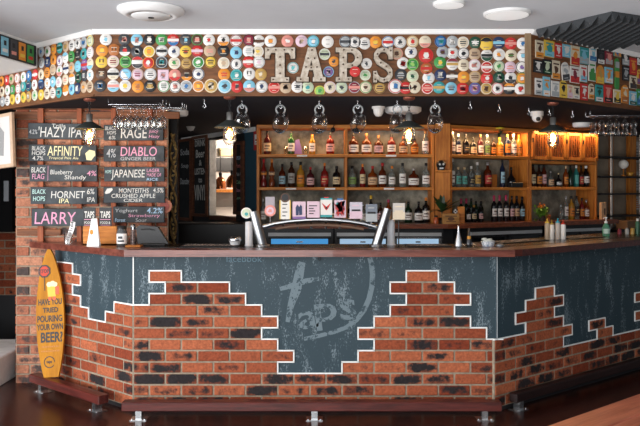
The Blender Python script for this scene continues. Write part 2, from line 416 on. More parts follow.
# ================================================================== FASCIA
fas = MB().box((0, 0, ZF0), (3.184, .05, ZF1))
single('fascia_board', MB().box((0, 0, 0), (3.184, .02, ZF1 - ZF0)).box((0, -.012, -.012), (3.184, .02, 0)), M_BOARD, FF @ T(0, 0, ZF0), 'long brown timber fascia board over the bar carrying the four metal letters', 'fascia')
fl_ = MB().box((-.83, 0, 0), (-.002, .02, ZF1 - ZF0)).box((-1.75, 0, 0), (-.83, .02, 2.637 - ZF0)).box((-1.75, -.012, -.012), (-.002, .02, 0))
single('fascia_board', fl_, M_BOARD, FL @ T(0, 0, ZF0), 'brown timber fascia board stepping down towards the brick pillar, full of round badges', 'fascia')
single('fascia_board', MB().box((.002, 0, 0), (2.6, .02, ZF1 - ZF0)).box((.002, -.012, -.012), (2.6, .02, 0)), M_BOARD, FR @ T(0, 0, ZF0), 'brown timber fascia board covered in oblong tap decals under the foam panel', 'fascia')
single('corner_post', MB().box((0, -.018, 0), (.045, -.001, ZF1 - ZF0)), wood('greyish_batten', '8a7358', '6b5740', 3, stretch=(10, 10, 1)), FF @ T(3.135, 0, ZF0), 'thin worn timber strip at the fascia corner beside the oblong decals', 'batten')

def glyph(rnd, r):
    n = 9
    return [(r * (rnd.uniform(.45, 1)) * math.cos(2 * PI * i / n), r * rnd.uniform(.45, 1) * math.sin(2 * PI * i / n)) for i in range(n)]
def circ(r, n=28, cx=0, cz=0, a0=0, a1=2 * PI):
    return [(cx + r * math.cos(a0 + (a1 - a0) * i / n), cz + r * math.sin(a0 + (a1 - a0) * i / n)) for i in range(n + (0 if abs(a1 - a0 - 2 * PI) < 1e-6 else 1))]
MOT = dict(r='rim', b='band', h='lower half', c='centre dot', t='print bars', d='diagonal half', g='emblem', s='upper half')
def badge(spec, R, square=False, seed=0):
    """spec: base colour, then accents as motif+colour, e.g. 'w.bbk.glb'"""
    it = spec.split('.'); cols = [it[0]]; mb = MB(); rnd = random.Random(seed)
    if square: mb.bbox((-R * .9, -.006, -R * .9), (R * .9, 0, R * .9), .002)
    else: mb.prism(circ(R), -.004, 0); mb.lathe([(R, 0), (R * .96, .002), (.0, .002)], 28, 0, T(0, -.004, 0) @ RX(PI / 2))
    y = -.0066
    def face(poly, ci):
        nonlocal y
        n = len(poly); ar = sum(poly[i][0] * poly[(i + 1) % n][1] - poly[(i + 1) % n][0] * poly[i][1] for i in range(n))
        if ar < 0: poly = poly[::-1]
        y -= .0004
        mb.add([(p[0], y, p[1]) for p in poly], [tuple(range(n))], ci)
    for tkn in it[1:]:
        m, c = tkn[0], tkn[1:]
        if c not in cols: cols.append(c)
        ci = cols.index(c); r = R * .95
        if m == 'r':
            y -= .0004
            o, i_ = circ(r), circ(R * .84); n = 28
            mb.add([(p[0], y, p[1]) for p in o + i_], [(k, (k + 1) % n, (k + 1) % n + n, k + n) for k in range(n)], ci)
        elif m == 'b':
            a = .24; face(circ(r, 8, a0=-a, a1=a) + circ(r, 8, a0=PI - a, a1=PI + a), ci)
        elif m == 'h': face(circ(r, 16, a0=PI + .3, a1=2 * PI - .3), ci)
        elif m == 's': face(circ(r, 16, a0=.4, a1=PI - .4), ci)
        elif m == 'd': face(circ(r, 16, a0=-.9, a1=PI - .9), ci)
        elif m == 'c': face(circ(R * .38, 20), ci)
        elif m == 't':
            for k in range(2):
                q = rnd.uniform(.4, .62); zc = (.16 - .34 * k) * R; face([(-q * R, zc - .09 * R), (q * R, zc - .09 * R), (q * R, zc + .09 * R), (-q * R, zc + .09 * R)], ci)
        elif m == 'v':
            for k in (-1, 1): face([(k * .28 * R - .1 * R, -.1 * R), (k * .28 * R + .1 * R, -.1 * R), (k * .28 * R + .1 * R, .5 * R), (k * .28 * R - .1 * R, .5 * R)], ci)
        elif m == 'g': face(glyph(rnd, R * .46), ci)
        elif m == 'k':
            for k in range(5): face([(p[0] + rnd.uniform(-.4, .4) * R, p[1] + rnd.uniform(-.4, .4) * R) for p in glyph(rnd, R * .17)], ci)
    ink = 'ch' if cols[0] in ('w', 'cr', 'be', 'gy', 'lp', 'pg', 'yl', 'lb', 'tq', 'lg', 'og', 'go', 'pk') else 'cr'
    ci = len(cols); cols.append(ink + '*')
    for zc in (rnd.uniform(.3, .5), rnd.uniform(-.55, -.3)):
        q = rnd.uniform(.25, .5)
        face([(-q * R, (zc - .045) * R), (q * R, (zc - .045) * R), (q * R, (zc + .045) * R), (-q * R, (zc + .045) * R)], ci)
    return mb, [mat('fine_print_' + c[:-1], dict(ch='77706c', cr='c9bfae')[c[:-1]], rough=.5) if c[-1] == '*' else pm(c) for c in cols]
def blabel(spec):
    it = spec.split('.'); ac = [t[1:] for t in it[1:] if t[1:] != it[0]]
    return PNAME[it[0]] + (' and ' + PNAME[ac[0]] if ac else '')
FRONT = {
 'top': "106 39.5 w.glb|124.5 39.5 ch.kpk|137 40 lb.hw.kpk|149.5 39.8 bk.gog.cw|161.8 39.9 gn.kw|173.3 40.2 rd.hbl.bw|185.8 39.9 ch.glb|197.3 39.9 br.rgn.cpk|209 40.2 w.grd|223.5 40.2 w.hog.gbk|236.2 40.7 w.rma.brd|249 40.2 ma.rbk.gpk|258.8 41.2 w.bbr.tbr|270.6 41.2 w.cog|287.5 41.2 pk.gw|301.5 41.2 lp.kbe|313.2 41.5 lb.gw.rtl|327.7 42 w|345.3 41.8 gy.bch.rch|354.8 42.3 w.rbk.gch|364.5 43.5 w.tch|375.5 42.3 og.gyl|387.9 42.3 w.brd.rbl|399.9 42.3 w.gch.rgy|412.5 41.8 cr.rgo.grd|425 41.8 cr.hpk|440.7 41.5 bl.rnv.ktl|452.2 41.8 gy.gch.kw|462.9 42.7 cr.rw.tch|475 42.7 dg.gw.tw|486.2 44 yl.sbk|498.6 42.8 nv.blb|510.6 43.6 rd.bpk|522.6 43.7 w.gbl",
 'second': "102.3 50.5 og.cyl|114.3 50 oc.vbr|125 50.5 ch.grd.hw|137.2 51.7 ch.gnv.kgy|149.3 51.7 yl.rw.cog|161.9 51 w.bbk.rgy|174.3 51.7 w.gnv|185.8 51.7 yl.grd.tbr|197.3 51 rd.rma.blp|209.9 51 be.tpk|223.5 51 bk.gog|236.2 52.7 lb.gnv|248.8 51.4 w.tgy|257.9 51.7 cr.gyl.rw|396.9 53.8 be.kbr.rpk|410.9 52.2 w.gnv|426 55.5 rd.rrd.cw|442.5 52.2 gy.kpu.gbr|452.3 53 w.grd.rgy|463.4 53.5 w.gbk.rbk|474.4 54.2 be.tbr|486.7 55.5 w.bbk.hdg|498.9 54.7 w.rw.gog|510.9 55.5 cr.ggn.tbr|523 55.9 w.clb.rw",
 'third': "101.8 62 yl.vbr|113.3 61.6 cr.rlp.tma|125.7 62 gn.rlg.tbk|137.7 62.5 w.srd.hch|148.5 62.9 rd.rog.gw|161.9 62.5 #ch.ktl.rgy|174.6 63.2 cr.rw.ggn|186.4 63.4 go.rbr.tbr|198.4 62.5 gn.rw.gw|210.7 62 yl.tbk.rbk|223.8 63.2 cr.rw.cbe|236.5 64.2 w.rbk.gch|248.8 62 rd.bw|258.9 62.2 w.rgy.glp|403 63.4 w.gch.krd|412.5 64.5 gn.rlg.glg|426.4 68.6 oc.rrd.brd|439.9 62.5 gn.gyl|452.2 64.2 w.sma.bgo|463.4 65.3 cr.tbr|474.4 65.3 w.kpk.rlp|486.6 67.3 rd.rw.bw|498.9 66.5 pg.rch.ggn|510 67.5 lp.tpk|521.7 67.3 w.rbk.gpu",
 'fourth': "101.8 74 br.kbk.gbe|113.3 74 w.bbk.hcr|125.7 74.4 w.dlb.rbl|137.7 74.4 lp.tma.rbe|150.5 74.4 w.tch.rgy|163.4 75.2 #lp.glb.kpk|174.9 75.2 pk.hrd.gcr|186.9 75.2 br.hog.gbk|198.4 74 w.gnv.rnv|224.2 74.4 og.trd|236.5 75.4 tl.gw.rtq|249.3 74 w.vbk|260.8 74.4 go.gcr|400.7 74.7 ch.tgy|412.5 76.4 pg.gdg.rcr|428.5 78 w.glb|440.3 75.2 nv.kw|451.9 76.4 br.rch.bw|463.4 77.3 og.gyl|474.7 76.9 be.rgo.tbr|486.6 78.5 rd.gw|498.9 77.7 dg.kgy.rbk|510.4 78 w.gbk.hch|521.7 78.4 og.rgn.gw",
 'bottom': "100.2 86 ch.gw.kbl|113.5 86 w.bpk.hlb|125.3 86 w.cyl.rw|138 86.7 og.goc|150.2 86.2 bk.ggo.tgo|163.9 86.2 w.tdg.rgn|175.4 86.7 w.rbk.kpk|186.4 86.2 gy.gbl.rw|198.4 86.2 og.rw.gyl|211.2 85.9 go.rcr.kcr|224.7 86.2 lb.rw.gch|237 86.7 rd.gch|249.3 86.2 lb.hpk.gw|261.8 86.7 w.gnv.rgy|274.2 87.4 rd.rpk.bpk|285.8 87.4 be.kbr|297.3 86.7 w.gch.tch|307.7 87.4 pg.gtl|330 87.4 cr.gch.rlp|341.5 87.4 pg.gch.rgy|354.3 87.4 ma.rgy.bpk|365.7 87.4 cr.rgn.gbr|379.7 87.6 go.tbr.rbr|395.3 86.4 w.rrd.gbl|405.6 88 rd.bbk|414.5 87.4 cr.kbr.rcr|427.2 88.2 rd.rw.bpk|438.9 87.5 tl.bgo|451 88.2 lb.ggy.tch|462.5 88.6 rd.kma|474.7 88.6 pu.kpk.rbl|486.2 88.6 go.kbr.rcr|497.4 88.6 w.rrd.gbk|509 88.6 bk.sog.bw|520.3 89 w.krd.grd"}
BIG = {(211.2, 85.9): 7.1, (224.7, 86.2): 7.1, (395.3, 86.4): 7.2, (486.2, 44): 6.7}
BIG[(426.0, 55.5)] = 7.4
OWN = {(426.0, 55.5): 'largest badge on the front fascia, bright red with white centre', (426.4, 68.6): 'orange red round badge just under the largest red badge'}
nb = 0
for row, dat in FRONT.items():
    es = dat.split('|')
    for i, e in enumerate(es):
        px, py, spec = e.split(); px, py = float(px), float(py); nb += 1; sq = spec[0] == '#'; spec = spec.lstrip('#')
        x, z = hit(px, py, FF); R = BIG.get((px, py), 6.05) * 5.55 / F
        mb, ms = badge(spec, R, sq, seed=nb)
        l = f'{blabel(spec)} {"square" if sq else "round"} badge, {row} row, ' + (f'{ORD[i]} from the front fascia pillar end' if px < 320 else f'{ORD[len(es) - 1 - i]} from the front fascia foam end')
        single('tap_badge', mb, ms, FF @ T(x, -.001, z), OWN.get((px, py), l), 'badge', 'round beer badges on the front fascia')
for px, py, spec, l, sq, R in [(293, 67.8, 'w.rtl.gtq', 'turquoise and white round badge between the letters T and A', 0, 5.7), (324.6, 54.3, 'pg.bch.rw', 'pale round badge with dark band beside the top of letter A', 0, 5.8),
        (334, 61.6, 'og.gch', 'orange round badge between the letters A and P', 0, 5.2), (328.5, 72, 'pu.klp.rlb', 'periwinkle round badge at the foot of letter A', 0, 5.5),
        (354.8, 72.4, 'rd.drd', 'plain red round badge overlapping the bowl of letter P', 0, 5.3), (366.5, 63.7, 'w.gch.rw', 'white round badge between the bowl of P and the letter S', 0, 5.5),
        (365.2, 75.2, 'pg.rw.ggn', 'pale green round badge low between the letters P and S', 0, 5.5), (319.8, 91, 'lg.ggn.ryl', 'lime green round badge hanging over the fascia edge below letter A', 0, 5.4)]:
    x, z = hit(px, py, FF); nb += 1
    mb, ms = badge(spec, R * 5.55 / F, bool(sq), seed=nb)
    o = single('tap_badge', mb, ms, FF @ T(x, -.034 if px == 354.8 else 0, z), l, 'badge', 'round beer badges on the front fascia')
    if px == 354.8: o.matrix_local = FF @ T(x, -.034, z)
LEFT = {
 'top': "41.6 51.9 gy.gbl|48 51.5 w.ggn|54 49.3 og.gyl|60 47.9 tl.bdg|66.3 46.5 be.kgo|72.5 45.5 w.tch|78.3 43.6 w.rgy.gch|84.3 42.8 gy.kbl|90.6 41 pg.ryl.gcr",
 'second': "42 62.9 gy.kw|48 61.9 nv.kgy|54 59.9 og.gbr|60.3 60.9 w.rpu.gpu|65.9 57.9 w.slb|71.9 56.5 gn.tbk|78.3 54.5 bk.gch|84.3 53.9 tl.kbk|90.6 52.5 w.rlp.tgy",
 'third': "41.6 74.8 cr.gbr|47.6 72.8 og.tbr|53.6 69.8 be.rcr|60 70.8 w.ggn.hpk|66.5 68.5 w.bnv|72 67.9 be.gog|78.3 66.5 lb.rtq|84.8 64.9 pu.brd|90.6 63.9 cr.hlb",
 'fourth': "41.6 84.4 nv.sbl|48 83.4 w.gog|53.4 81.8 lb.gw|59.3 82.4 w.klp|65.9 79.8 cr.tpk|72.5 79.2 w.sog|78.9 77.2 dg.kbk|84.8 75.8 ch.kgy|90.6 75.2 w.glb",
 'fifth': "41.6 94.8 yl.gcr|47.6 93.8 cr.rw.tbr|53.4 92.8 w.tbr.rcr|59.3 92.4 tl.kch|66.3 90.4 og.hw|72.3 89.2 lb.gbl|77.9 88.4 nv.kw|84.3 87.2 be.gog|90.6 86.8 be.rcr.tbr",
 'upper lowered': "2 81.4 og.kbr|7.4 80.4 rd.gw|12 79.2 be.kgn|17.5 78.4 w.rrd.gbe|23.9 77.2 w.ggn|29.3 75.8 bl.gw|35.6 74.8 rd.bw",
 'middle lowered': "2.6 91.7 cr.kbr|8 90.3 w.ggn|13 90 gn.kgy|18.5 88.6 w.rrd|23.7 86.4 tl.kw|29.1 85.8 nv.rtl|35 84.8 w.gma",
 'lowest lowered': "3 101.5 gy.gw|8 100.6 w.tch|12.9 99.4 yl.gbr|18.3 98.6 w.ggo|23.9 97.4 yl.ggn|29.2 96.7 go.kw|35.3 95.4 pg.rw.ggn"}
for row, dat in LEFT.items():
    es = dat.split('|')
    for i, e in enumerate(es):
        px, py, spec = e.split(); px, py = float(px), float(py); nb += 1
        x, z = hit(px, py, FL)
        mb, ms = badge(spec, .0435, seed=nb)
        l = f'{blabel(spec)} badge, {row} row of the slanting fascia, {ORD[len(es) - 1 - i]} from its ' + ('step' if 'low' in row else 'corner')
        single('tap_badge', mb, ms, FL @ T(x, -.001, z), l, 'badge', 'round beer badges on the slanting fascia')

# oblong tap decals: x y w h base colour, band colour(s); tilt
DEC = "538.8 49.4 8 18 cr br og|548.5 49 10 17 yl tl lb|557.3 50.6 8 15 rd w rd|565.7 51 8 13 lb w lb|574.5 55.9 9 20 cr og rd|583.5 56 9.5 17 tl lb gy|592.2 54.3 7 15 w lb bl|600.2 57 7 15 bk ch w|608.2 58.3 7.5 13 ma pk gy|624.9 58.7 7.5 14 bk w gy|" \
      "537.4 66.4 9 13 bk w ch|546.7 67 9 15 bk pg dg|555.2 70 8 19 cr br og|564.7 71.4 7.5 19 w gy ch|574 74.9 9.5 17 w ma rd|582.8 73.7 7 17 w rd lb|591.4 71.4 7 20 w gn gn|599.6 74.5 7.5 19 og go yl|608.2 75.4 8 16 lb og w|625.2 73.5 7 15 bk gy ch|632.5 66.6 7.5 17 rd og rd|639 77.2 6 16 yl rd pu|" \
      "537.9 86.7 7 17 w ch gy|545.8 86.7 7 20 lb og w|554.6 89 8 16 w gy gy|562.6 89 7.5 18 yl bk yl|569.3 91.6 5 14 cr pk lp|575.6 92.5 6.5 13 cr bk w|583.5 92.1 7 17 rd w rd|590.6 91.3 5.5 16 cr br og|598.6 93.4 7.5 17 tl dg w|607.4 93.9 8 18 rd pk bk|616.4 96.5 7 14 cr yl bk|624.3 94 7 19 og cr oc|632.3 98.3 7 14 lb w dg|639 97.4 6 17 gn lb bl|" \
      "632.3 49.5 7 14 bk gy w|632.5 82.5 7 13 cr br ch|639 57 6 18 bk ch w|616.8 52 7 10 tl bl og"
for i, e in enumerate(DEC.split('|')):
    q = e.split(); px, py, w, h = map(float, q[:4]); c = q[4:]
    x, z = hit(px, py, FR); x0, _ = hit(px - w / 2, py, FR); x1, _ = hit(px + w / 2, py, FR); hw = (x1 - x0) / 2 * .97; hh = h / 2 * ((FR @ Vector((x, 0, 0))).y) / F * .97
    rnd = random.Random(i + 300); mb = MB(); cs = list(dict.fromkeys(c))
    shape = i % 4
    top = circ(hw, 8, cz=hh - hw, a0=0, a1=PI) if shape == 1 and hh > hw * 1.3 else [(hw, hh), (-hw, hh)]
    mb.prism([(-hw, -hh), (hw, -hh)] + top, -.008, 0)
    k1, k2 = cs.index(c[1]), cs.index(c[2])
    a = rnd.uniform(.1, .5)
    def rect(x0, z0, x1, z1, mi, y): mb.add([(x0, y, z0), (x1, y, z0), (x1, y, z1), (x0, y, z1)], [(0, 1, 2, 3)], mi)
    rect(-hw * .95, -hh * .95, hw * .95, -hh * a, k2, -.0086)
    g = glyph(rnd, hw * .7); mb.add([(p[0], -.009, p[1] + hh * rnd.uniform(-.1, .25)) for p in g], [tuple(range(len(g)))], k1)
    rect(-hw * .75, hh * .55, hw * .75, hh * .72, k1, -.0088); rect(-hw * .6, -hh * .78, hw * .5, -hh * .68, k1, -.0092)
    tilt = -.17 if px == 564.7 else 0
    rown = 'upper' if i < 10 or i >= 36 else ('middle' if i < 22 else 'lower')
    nth = ORD[i if i < 10 else i - 10 if i < 22 else i - 22 if i < 36 else [10, 12, 13, 11][i - 36]]
    nm = ' and '.join(dict.fromkeys((PNAME[c[0]], PNAME[c[1]])))
    single('tap_decal', mb, [pm(k) for k in cs], FR @ T(x, -.001, z) @ RY(tilt), f'{nm} oblong tap decal, {rown} row, {nth} out from the fascia corner', 'tap decal', 'oblong tap decals under the foam panel')
x, z = hit(616.3, 74, FR)
single('skateboard_decal', MB().prism(circ(.03, 10, cz=.1, a0=0, a1=PI) + circ(.03, 10, cz=-.1, a0=PI, a1=2 * PI), -.01, 0, 0).box((-.03, -.011, -.03), (.03, 0, .02), 1).box((-.03, -.011, .05), (.03, 0, .1), 2), [pm('gn'), pm('og'), pm('gy')], FR @ T(x, 0, z),
       'green and orange skateboard-shaped decal spanning two rows of the oblong decals', 'tap decal')

# ------------------------------------------------------------------ the metal letters T A P S
M_LET = mat('weathered_tin', 'c4b9aa', rough=.5, metal=.25, var=.35, vscale=30, color2='9c8d7c', bump=.2)
M_LBACK = mat('letter_shadow_edge', '3b2c20', rough=.7)  # dark rim behind each letter, its shadow edge put into the colour
M_STUD = mat('rusty_stud', '57463a', rough=.5, metal=.5)
def letter(ch, solid, studs, px0, py0, px1, py1):
    x0, zt = hit(px0, py0, FF); x1, zb = hit(px1, py1, FF); w, h = x1 - x0, zt - zb
    S = Matrix.Diagonal((w, 1, h, 1))
    root = thing('marquee_letter', f'weathered metal marquee letter {ch} with dark studs, mounted on the fascia', 'letter', FF @ T(x0, 0, zb), 'marquee letters of the bar sign')
    f, b = MB(), MB()
    for i, p in enumerate(solid):
        f.prism(p, -.034 - .0003 * i, -.006, 0, S)
        cx = sum(q[0] for q in p) / len(p); cz = sum(q[1] for q in p) / len(p)
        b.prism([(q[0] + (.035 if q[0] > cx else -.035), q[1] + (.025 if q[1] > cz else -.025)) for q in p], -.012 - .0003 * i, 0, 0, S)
    part('letter_face', f, M_LET, root); part('letter_shadow_backing', b, M_LBACK, root)
    for u, v in studs: part('stud', MB().lathe([(.0065, 0), (.0065, .004), (.004, .0075), (0, .0075)], 8, 0, T(u * w, -.034 - .0003 * len(solid), v * h) @ RX(PI / 2)), M_STUD, root)
def quad(x0, z0, x1, z1): return [(x0, z0), (x1, z0), (x1, z1), (x0, z1)]
letter('T', [quad(0, .85, 1, 1), quad(0, .68, .15, .86), quad(.85, .68, 1, .86), [(.15, .86), (.15, .75), (.22, .86)], [(.85, .86), (.85, .75), (.78, .86)], quad(.35, .1, .65, .86), quad(.2, 0, .8, .13)],
       [(.1, .93), (.36, .93), (.64, .93), (.9, .93), (.5, .72), (.5, .48), (.5, .24), (.27, .06), (.73, .06)], 265.3, 48.4, 295.2, 82.3)
letter('A', [[(.39, 1), (.61, 1), (.36, .1), (.12, .1)], [(.43, 1), (.65, 1), (.92, .1), (.62, .1)], quad(.3, .34, .72, .46), quad(0, 0, .42, .13), quad(.56, 0, 1, .13)],
       [(.53, .92), (.4, .68), (.62, .68), (.32, .42), (.7, .42), (.5, .4), (.14, .06), (.84, .06)], 296.7, 48.2, 325.6, 82)
arc = lambda r, a0, a1, n, cx, cz, sx: [(cx + r * sx * math.cos(a0 + (a1 - a0) * i / n), cz + r * math.sin(a0 + (a1 - a0) * i / n)) for i in range(n + 1)]
bowl = []
for i in range(10):
    a0, a1 = -PI / 2 + PI * i / 10, -PI / 2 + PI * (i + 1) / 10
    bowl.append([(.56 + .44 * math.cos(a0), .7 + .3 * math.sin(a0)), (.56 + .44 * math.cos(a1), .7 + .3 * math.sin(a1)), (.56 + .17 * math.cos(a1), .7 + .16 * math.sin(a1)), (.56 + .17 * math.cos(a0), .7 + .16 * math.sin(a0))])
letter('P', [quad(.14, .1, .42, .9), quad(0, .87, .56, 1), quad(0, 0, .6, .13), quad(.4, .86, .57, 1), quad(.4, .4, .57, .54)] + bowl,
       [(.3, .93), (.6, .92), (.28, .7), (.28, .5), (.28, .25), (.62, .47), (.82, .7), (.12, .06), (.48, .06)], 335.7, 48.4, 362, 82)
sp = [(.86, .72), (.8, .84), (.66, .92), (.48, .93), (.3, .9), (.17, .8), (.16, .69), (.28, .59), (.5, .51), (.72, .43), (.86, .33), (.87, .2), (.74, .1), (.54, .06), (.34, .09), (.2, .17), (.14, .28)]
ss = []
for i in range(len(sp) - 1):
    (a, b), (c, d) = sp[i], sp[i + 1]; l = math.hypot(c - a, d - b); nx, nz = -(d - b) / l, (c - a) / l; w = .105 if 3 < i < 12 else .075
    e = .03
    ux, uz = (c - a) / l * e, (d - b) / l * e
    ss.append([(a - ux + nx * w, b - uz + nz * w * .8), (a - ux - nx * w, b - uz - nz * w * .8), (c + ux - nx * w, d + uz - nz * w * .8), (c + ux + nx * w, d + uz + nz * w * .8)])
letter('S', ss + [quad(.78, .66, .98, 1), quad(.02, 0, .2, .32)], [(.88, .9), (.55, .92), (.22, .8), (.38, .55), (.66, .45), (.84, .28), (.56, .07), (.11, .08), (.11, .25)], 372.6, 48, 392.6, 83)
# ================================================================== THE BAR
HB = .0855
def slate(key, base, pale, amount, s1=(3.0, 1, .9), sc2=60, s2=(1.6, 1, .75)):
    """painted slate panel with rubbed chalky streaks running down it"""
    m = bpy.data.materials.new(key); m.use_nodes = True; nt = m.node_tree; b = nt.nodes['Principled BSDF']; b.inputs['Roughness'].default_value = .55; b.inputs['Specular IOR Level'].default_value = .3
    tc = nt.nodes.new('ShaderNodeTexCoord')
    def noise(scale, st, detail=8, rough=.7):
        mp = nt.nodes.new('ShaderNodeMapping'); mp.inputs['Scale'].default_value = st; nt.links.new(tc.outputs['Object'], mp.inputs[0])
        n = nt.nodes.new('ShaderNodeTexNoise'); n.inputs['Scale'].default_value = scale; n.inputs['Detail'].default_value = detail; n.inputs['Roughness'].default_value = rough
        nt.links.new(mp.outputs[0], n.inputs[0]); return n
    a, c = noise(3.0, s1, 5, .6), noise(sc2, s2, 3, .8)
    ad = nt.nodes.new('ShaderNodeMath'); ad.operation = 'MULTIPLY_ADD'; ad.inputs[1].default_value = 1.05
    nt.links.new(a.outputs['Fac'], ad.inputs[0]); nt.links.new(c.outputs['Fac'], ad.inputs[2])
    mr = nt.nodes.new('ShaderNodeMapRange'); mr.inputs['From Min'].default_value = 1.17 - amount; mr.inputs['From Max'].default_value = 1.215 - amount; mr.inputs['To Max'].default_value = .7
    nt.links.new(ad.outputs[0], mr.inputs[0])
    mx = nt.nodes.new('ShaderNodeMix'); mx.data_type = 'RGBA'; mx.inputs['A'].default_value = (*hx(base), 1); mx.inputs['B'].default_value = (*hx(pale), 1)
    nt.links.new(mr.outputs[0], mx.inputs['Factor']); nt.links.new(mx.outputs['Result'], b.inputs['Base Color'])
    return m
M_SLATE = slate('slate_mural', '2e3f47', '7d8b92', .04)
M_PRINT = slate('mural_print', '33444c', '74838a', .25, (5, 1, 5), 34, (1, 1, 1))
M_WLINE = mat('white_outline', 'efefec', rough=.6)
ztop = lambda k: .799 + (3 - k) * HB
NR = 9
def rowset(tab, par0):
    return [(ztop(k), tab.get(k, tab['all']), (k + par0) % 2) for k in range(12)]
E_F = 22.66
fr_rows = rowset({0: [(1, 3), (17, 19)], 1: [(2, 6), (16, 20)], 2: [(1, 7), (17, 21)], 3: [(0, 8), (16, 20)], 4: [(0, 9), (15, 21)], 5: [(0, 8), (14, 22)], 6: [(0, 9), (15, E_F)], 7: [(0, 10), (14, E_F)],
                  8: [(0, 9), (13, E_F)], 'all': [(0, E_F)]}, 1)
EL = 9.4
lf_rows = rowset({0: [(7, EL)], 1: [(6, EL)], 2: [(7, EL)], 3: [(0, 2), (6, EL)], 4: [(0, 3), (5, EL)], 'all': [(0, EL)]}, 1)
lf_rows = [(z, [(-b, -a) for a, b in iv][::-1], p) for z, iv, p in lf_rows]
ER = 21
rt_rows = rowset({0: [], 1: [], 2: [(4, 6)], 3: [(3, 7)], 4: [(2, 6), (16, ER)], 5: [(3, 7), (17, ER)], 6: [(0, 8), (10, 12), (16, ER)], 7: [(0, 7), (11, 13), (17, ER)], 'all': [(0, ER)]}, 0)
bar = thing('bar_counter', 'long bar counter with slate mural panels above stepped red brickwork', 'bar counter', T(0, 0, 0))
ZP = 1.168                                            # underside of the bar top
core = MB()
p0, p1 = BL @ Vector((-1.13, .06, 0)), BR @ Vector((2.75, .06, 0))
q0, q1 = Vector((-1.5, 6.49, 0)), BR @ Vector((2.75, .5, 0))
core.slab([(p0.x, p0.y), (-1.378, 5.76), (1.30, 5.76), (p1.x, p1.y), (q1.x, q1.y), (1.15, 6.2), (-1.2, 6.2), (q0.x, q0.y)], .0, ZP - .008)
part('carcass', core, M_BLACK, bar)
for nm, fr, rws, half, off, x0, x1, sd, dk, skip in (('front', BF, fr_rows, .12036, 0, 0, 2.7275, 21, .42, (0, E_F)), ('wing', BL, lf_rows, .1204, 0, -1.13, 0, 22, .25, (0, -EL)), ('side', BR, rt_rows, .1285, -.035, -.01, 2.75, 23, .5, (0, ER))):
    rws = [r for r in rws]
    part('mural_panel', MB().box((x0, 0, .02), (x1, .058, ZP - .008)), M_SLATE, bar, fr)
    me = brick_mesh(rws, half, HB, -.009, dark=dk, off=off, seed=sd)
    part('brick_facing', me, None, bar, fr)
    part('mortar', mortar_mb(rws, half, HB, -.004, off), M_MORTAR, bar, fr)
    part('white_outline', outline_mb(rws, half, HB, -.006, off, skip=skip), M_WLINE, bar, fr)
    part('kick_board', MB().box((x0, -.002, 0), (x1, .05, .03)), M_BLACK, bar, fr)
# white joint lines where the panels meet
cl = MB().box((-.004, -.004, .8), (.004, .01, ZP - .008)); part('corner_line', cl, M_WLINE, bar, BF)
cl = MB().box((-.003, -.004, .545), (.003, .01, ZP - .008)); part('corner_line', cl, mat('pale_line', 'a9b0b4', rough=.6), bar, BF @ T(2.7275, 0, 0))
# the printed logo
def bp(px, py): return hit(px, py, BF)
lg = MB()
def stroke(mb, pts, w, y=-.0015):
    pts = [Vector((p[0], p[1])) for p in pts]; L, R = [], []
    for i, p in enumerate(pts):
        d = (pts[min(i + 1, len(pts) - 1)] - pts[max(i - 1, 0)]).normalized(); n = Vector((-d.y, d.x)); ww = w[i] if isinstance(w, list) else w
        L.append(p + n * ww / 2); R.append(p - n * ww / 2)
    k = len(pts)
    mb.add([(p.x, y, p.y) for p in L + R], [(i, i + k, i + k + 1, i + 1) for i in range(k - 1)])
# ring of the logo, from the top edge round to the foot
ring = [(369.5, 257.5), (371.6, 264), (372.6, 274), (372, 286), (369, 299), (364, 310), (357, 319.5), (347, 327), (334, 332), (320, 335.5), (304, 339)]
stroke(lg, [bp(*p) for p in ring], [.035, .04, .04, .04, .04, .038, .035, .032, .03, .03, .028])
stroke(lg, [bp(*p) for p in [(302, 262), (299, 275), (296, 290), (291, 305), (287.5, 322)]], [.055, .07, .075, .05, .03], -.0018)
stroke(lg, [bp(*p) for p in [(280, 289), (292, 285.5), (306, 281), (319, 278.5)]], [.03, .04, .04, .03], -.0021)
part('mural_logo_ring', lg, M_PRINT, bar, BF)
aps = MB()
for ch, px0, py0, px1, py1, rot in (('a', 300, 312, 319, 330, .14), ('p', 317, 304.5, 339, 331, .12), ('s', 341, 300, 357, 320.5, .1)):
    x0, z1 = bp(px0, py0); x1, z0 = bp(px1, py1)
    text_mb(ch, 0, x1 - x0, 0, z1 - z0, -.0024, 0, aps, T(x0, 0, z0) @ RY(-rot), bold=.012)
part('mural_lettering', aps, M_PRINT, bar, BF)
fb = MB(); x0, z1 = bp(226, 255.5); x1, z0 = bp(262, 262); text_mb('facebook', x0, x1, z0, z1, -.0012, 0, fb)
part('mural_small_print', fb, mat('faded_print', '55707d', rough=.6), bar, BF)
hk = MB(); x, z = bp(319.5, 259); hk.tube([(x - .008, -.012, z + .012), (x - .01, -.02, z), (x, -.02, z - .012), (x + .01, -.02, z), (x + .008, -.012, z + .012)], .003, 6).box((x - .012, -.008, z + .008), (x + .012, 0, z + .022))
part('bag_hook', hk, M_IRON, bar, BF)
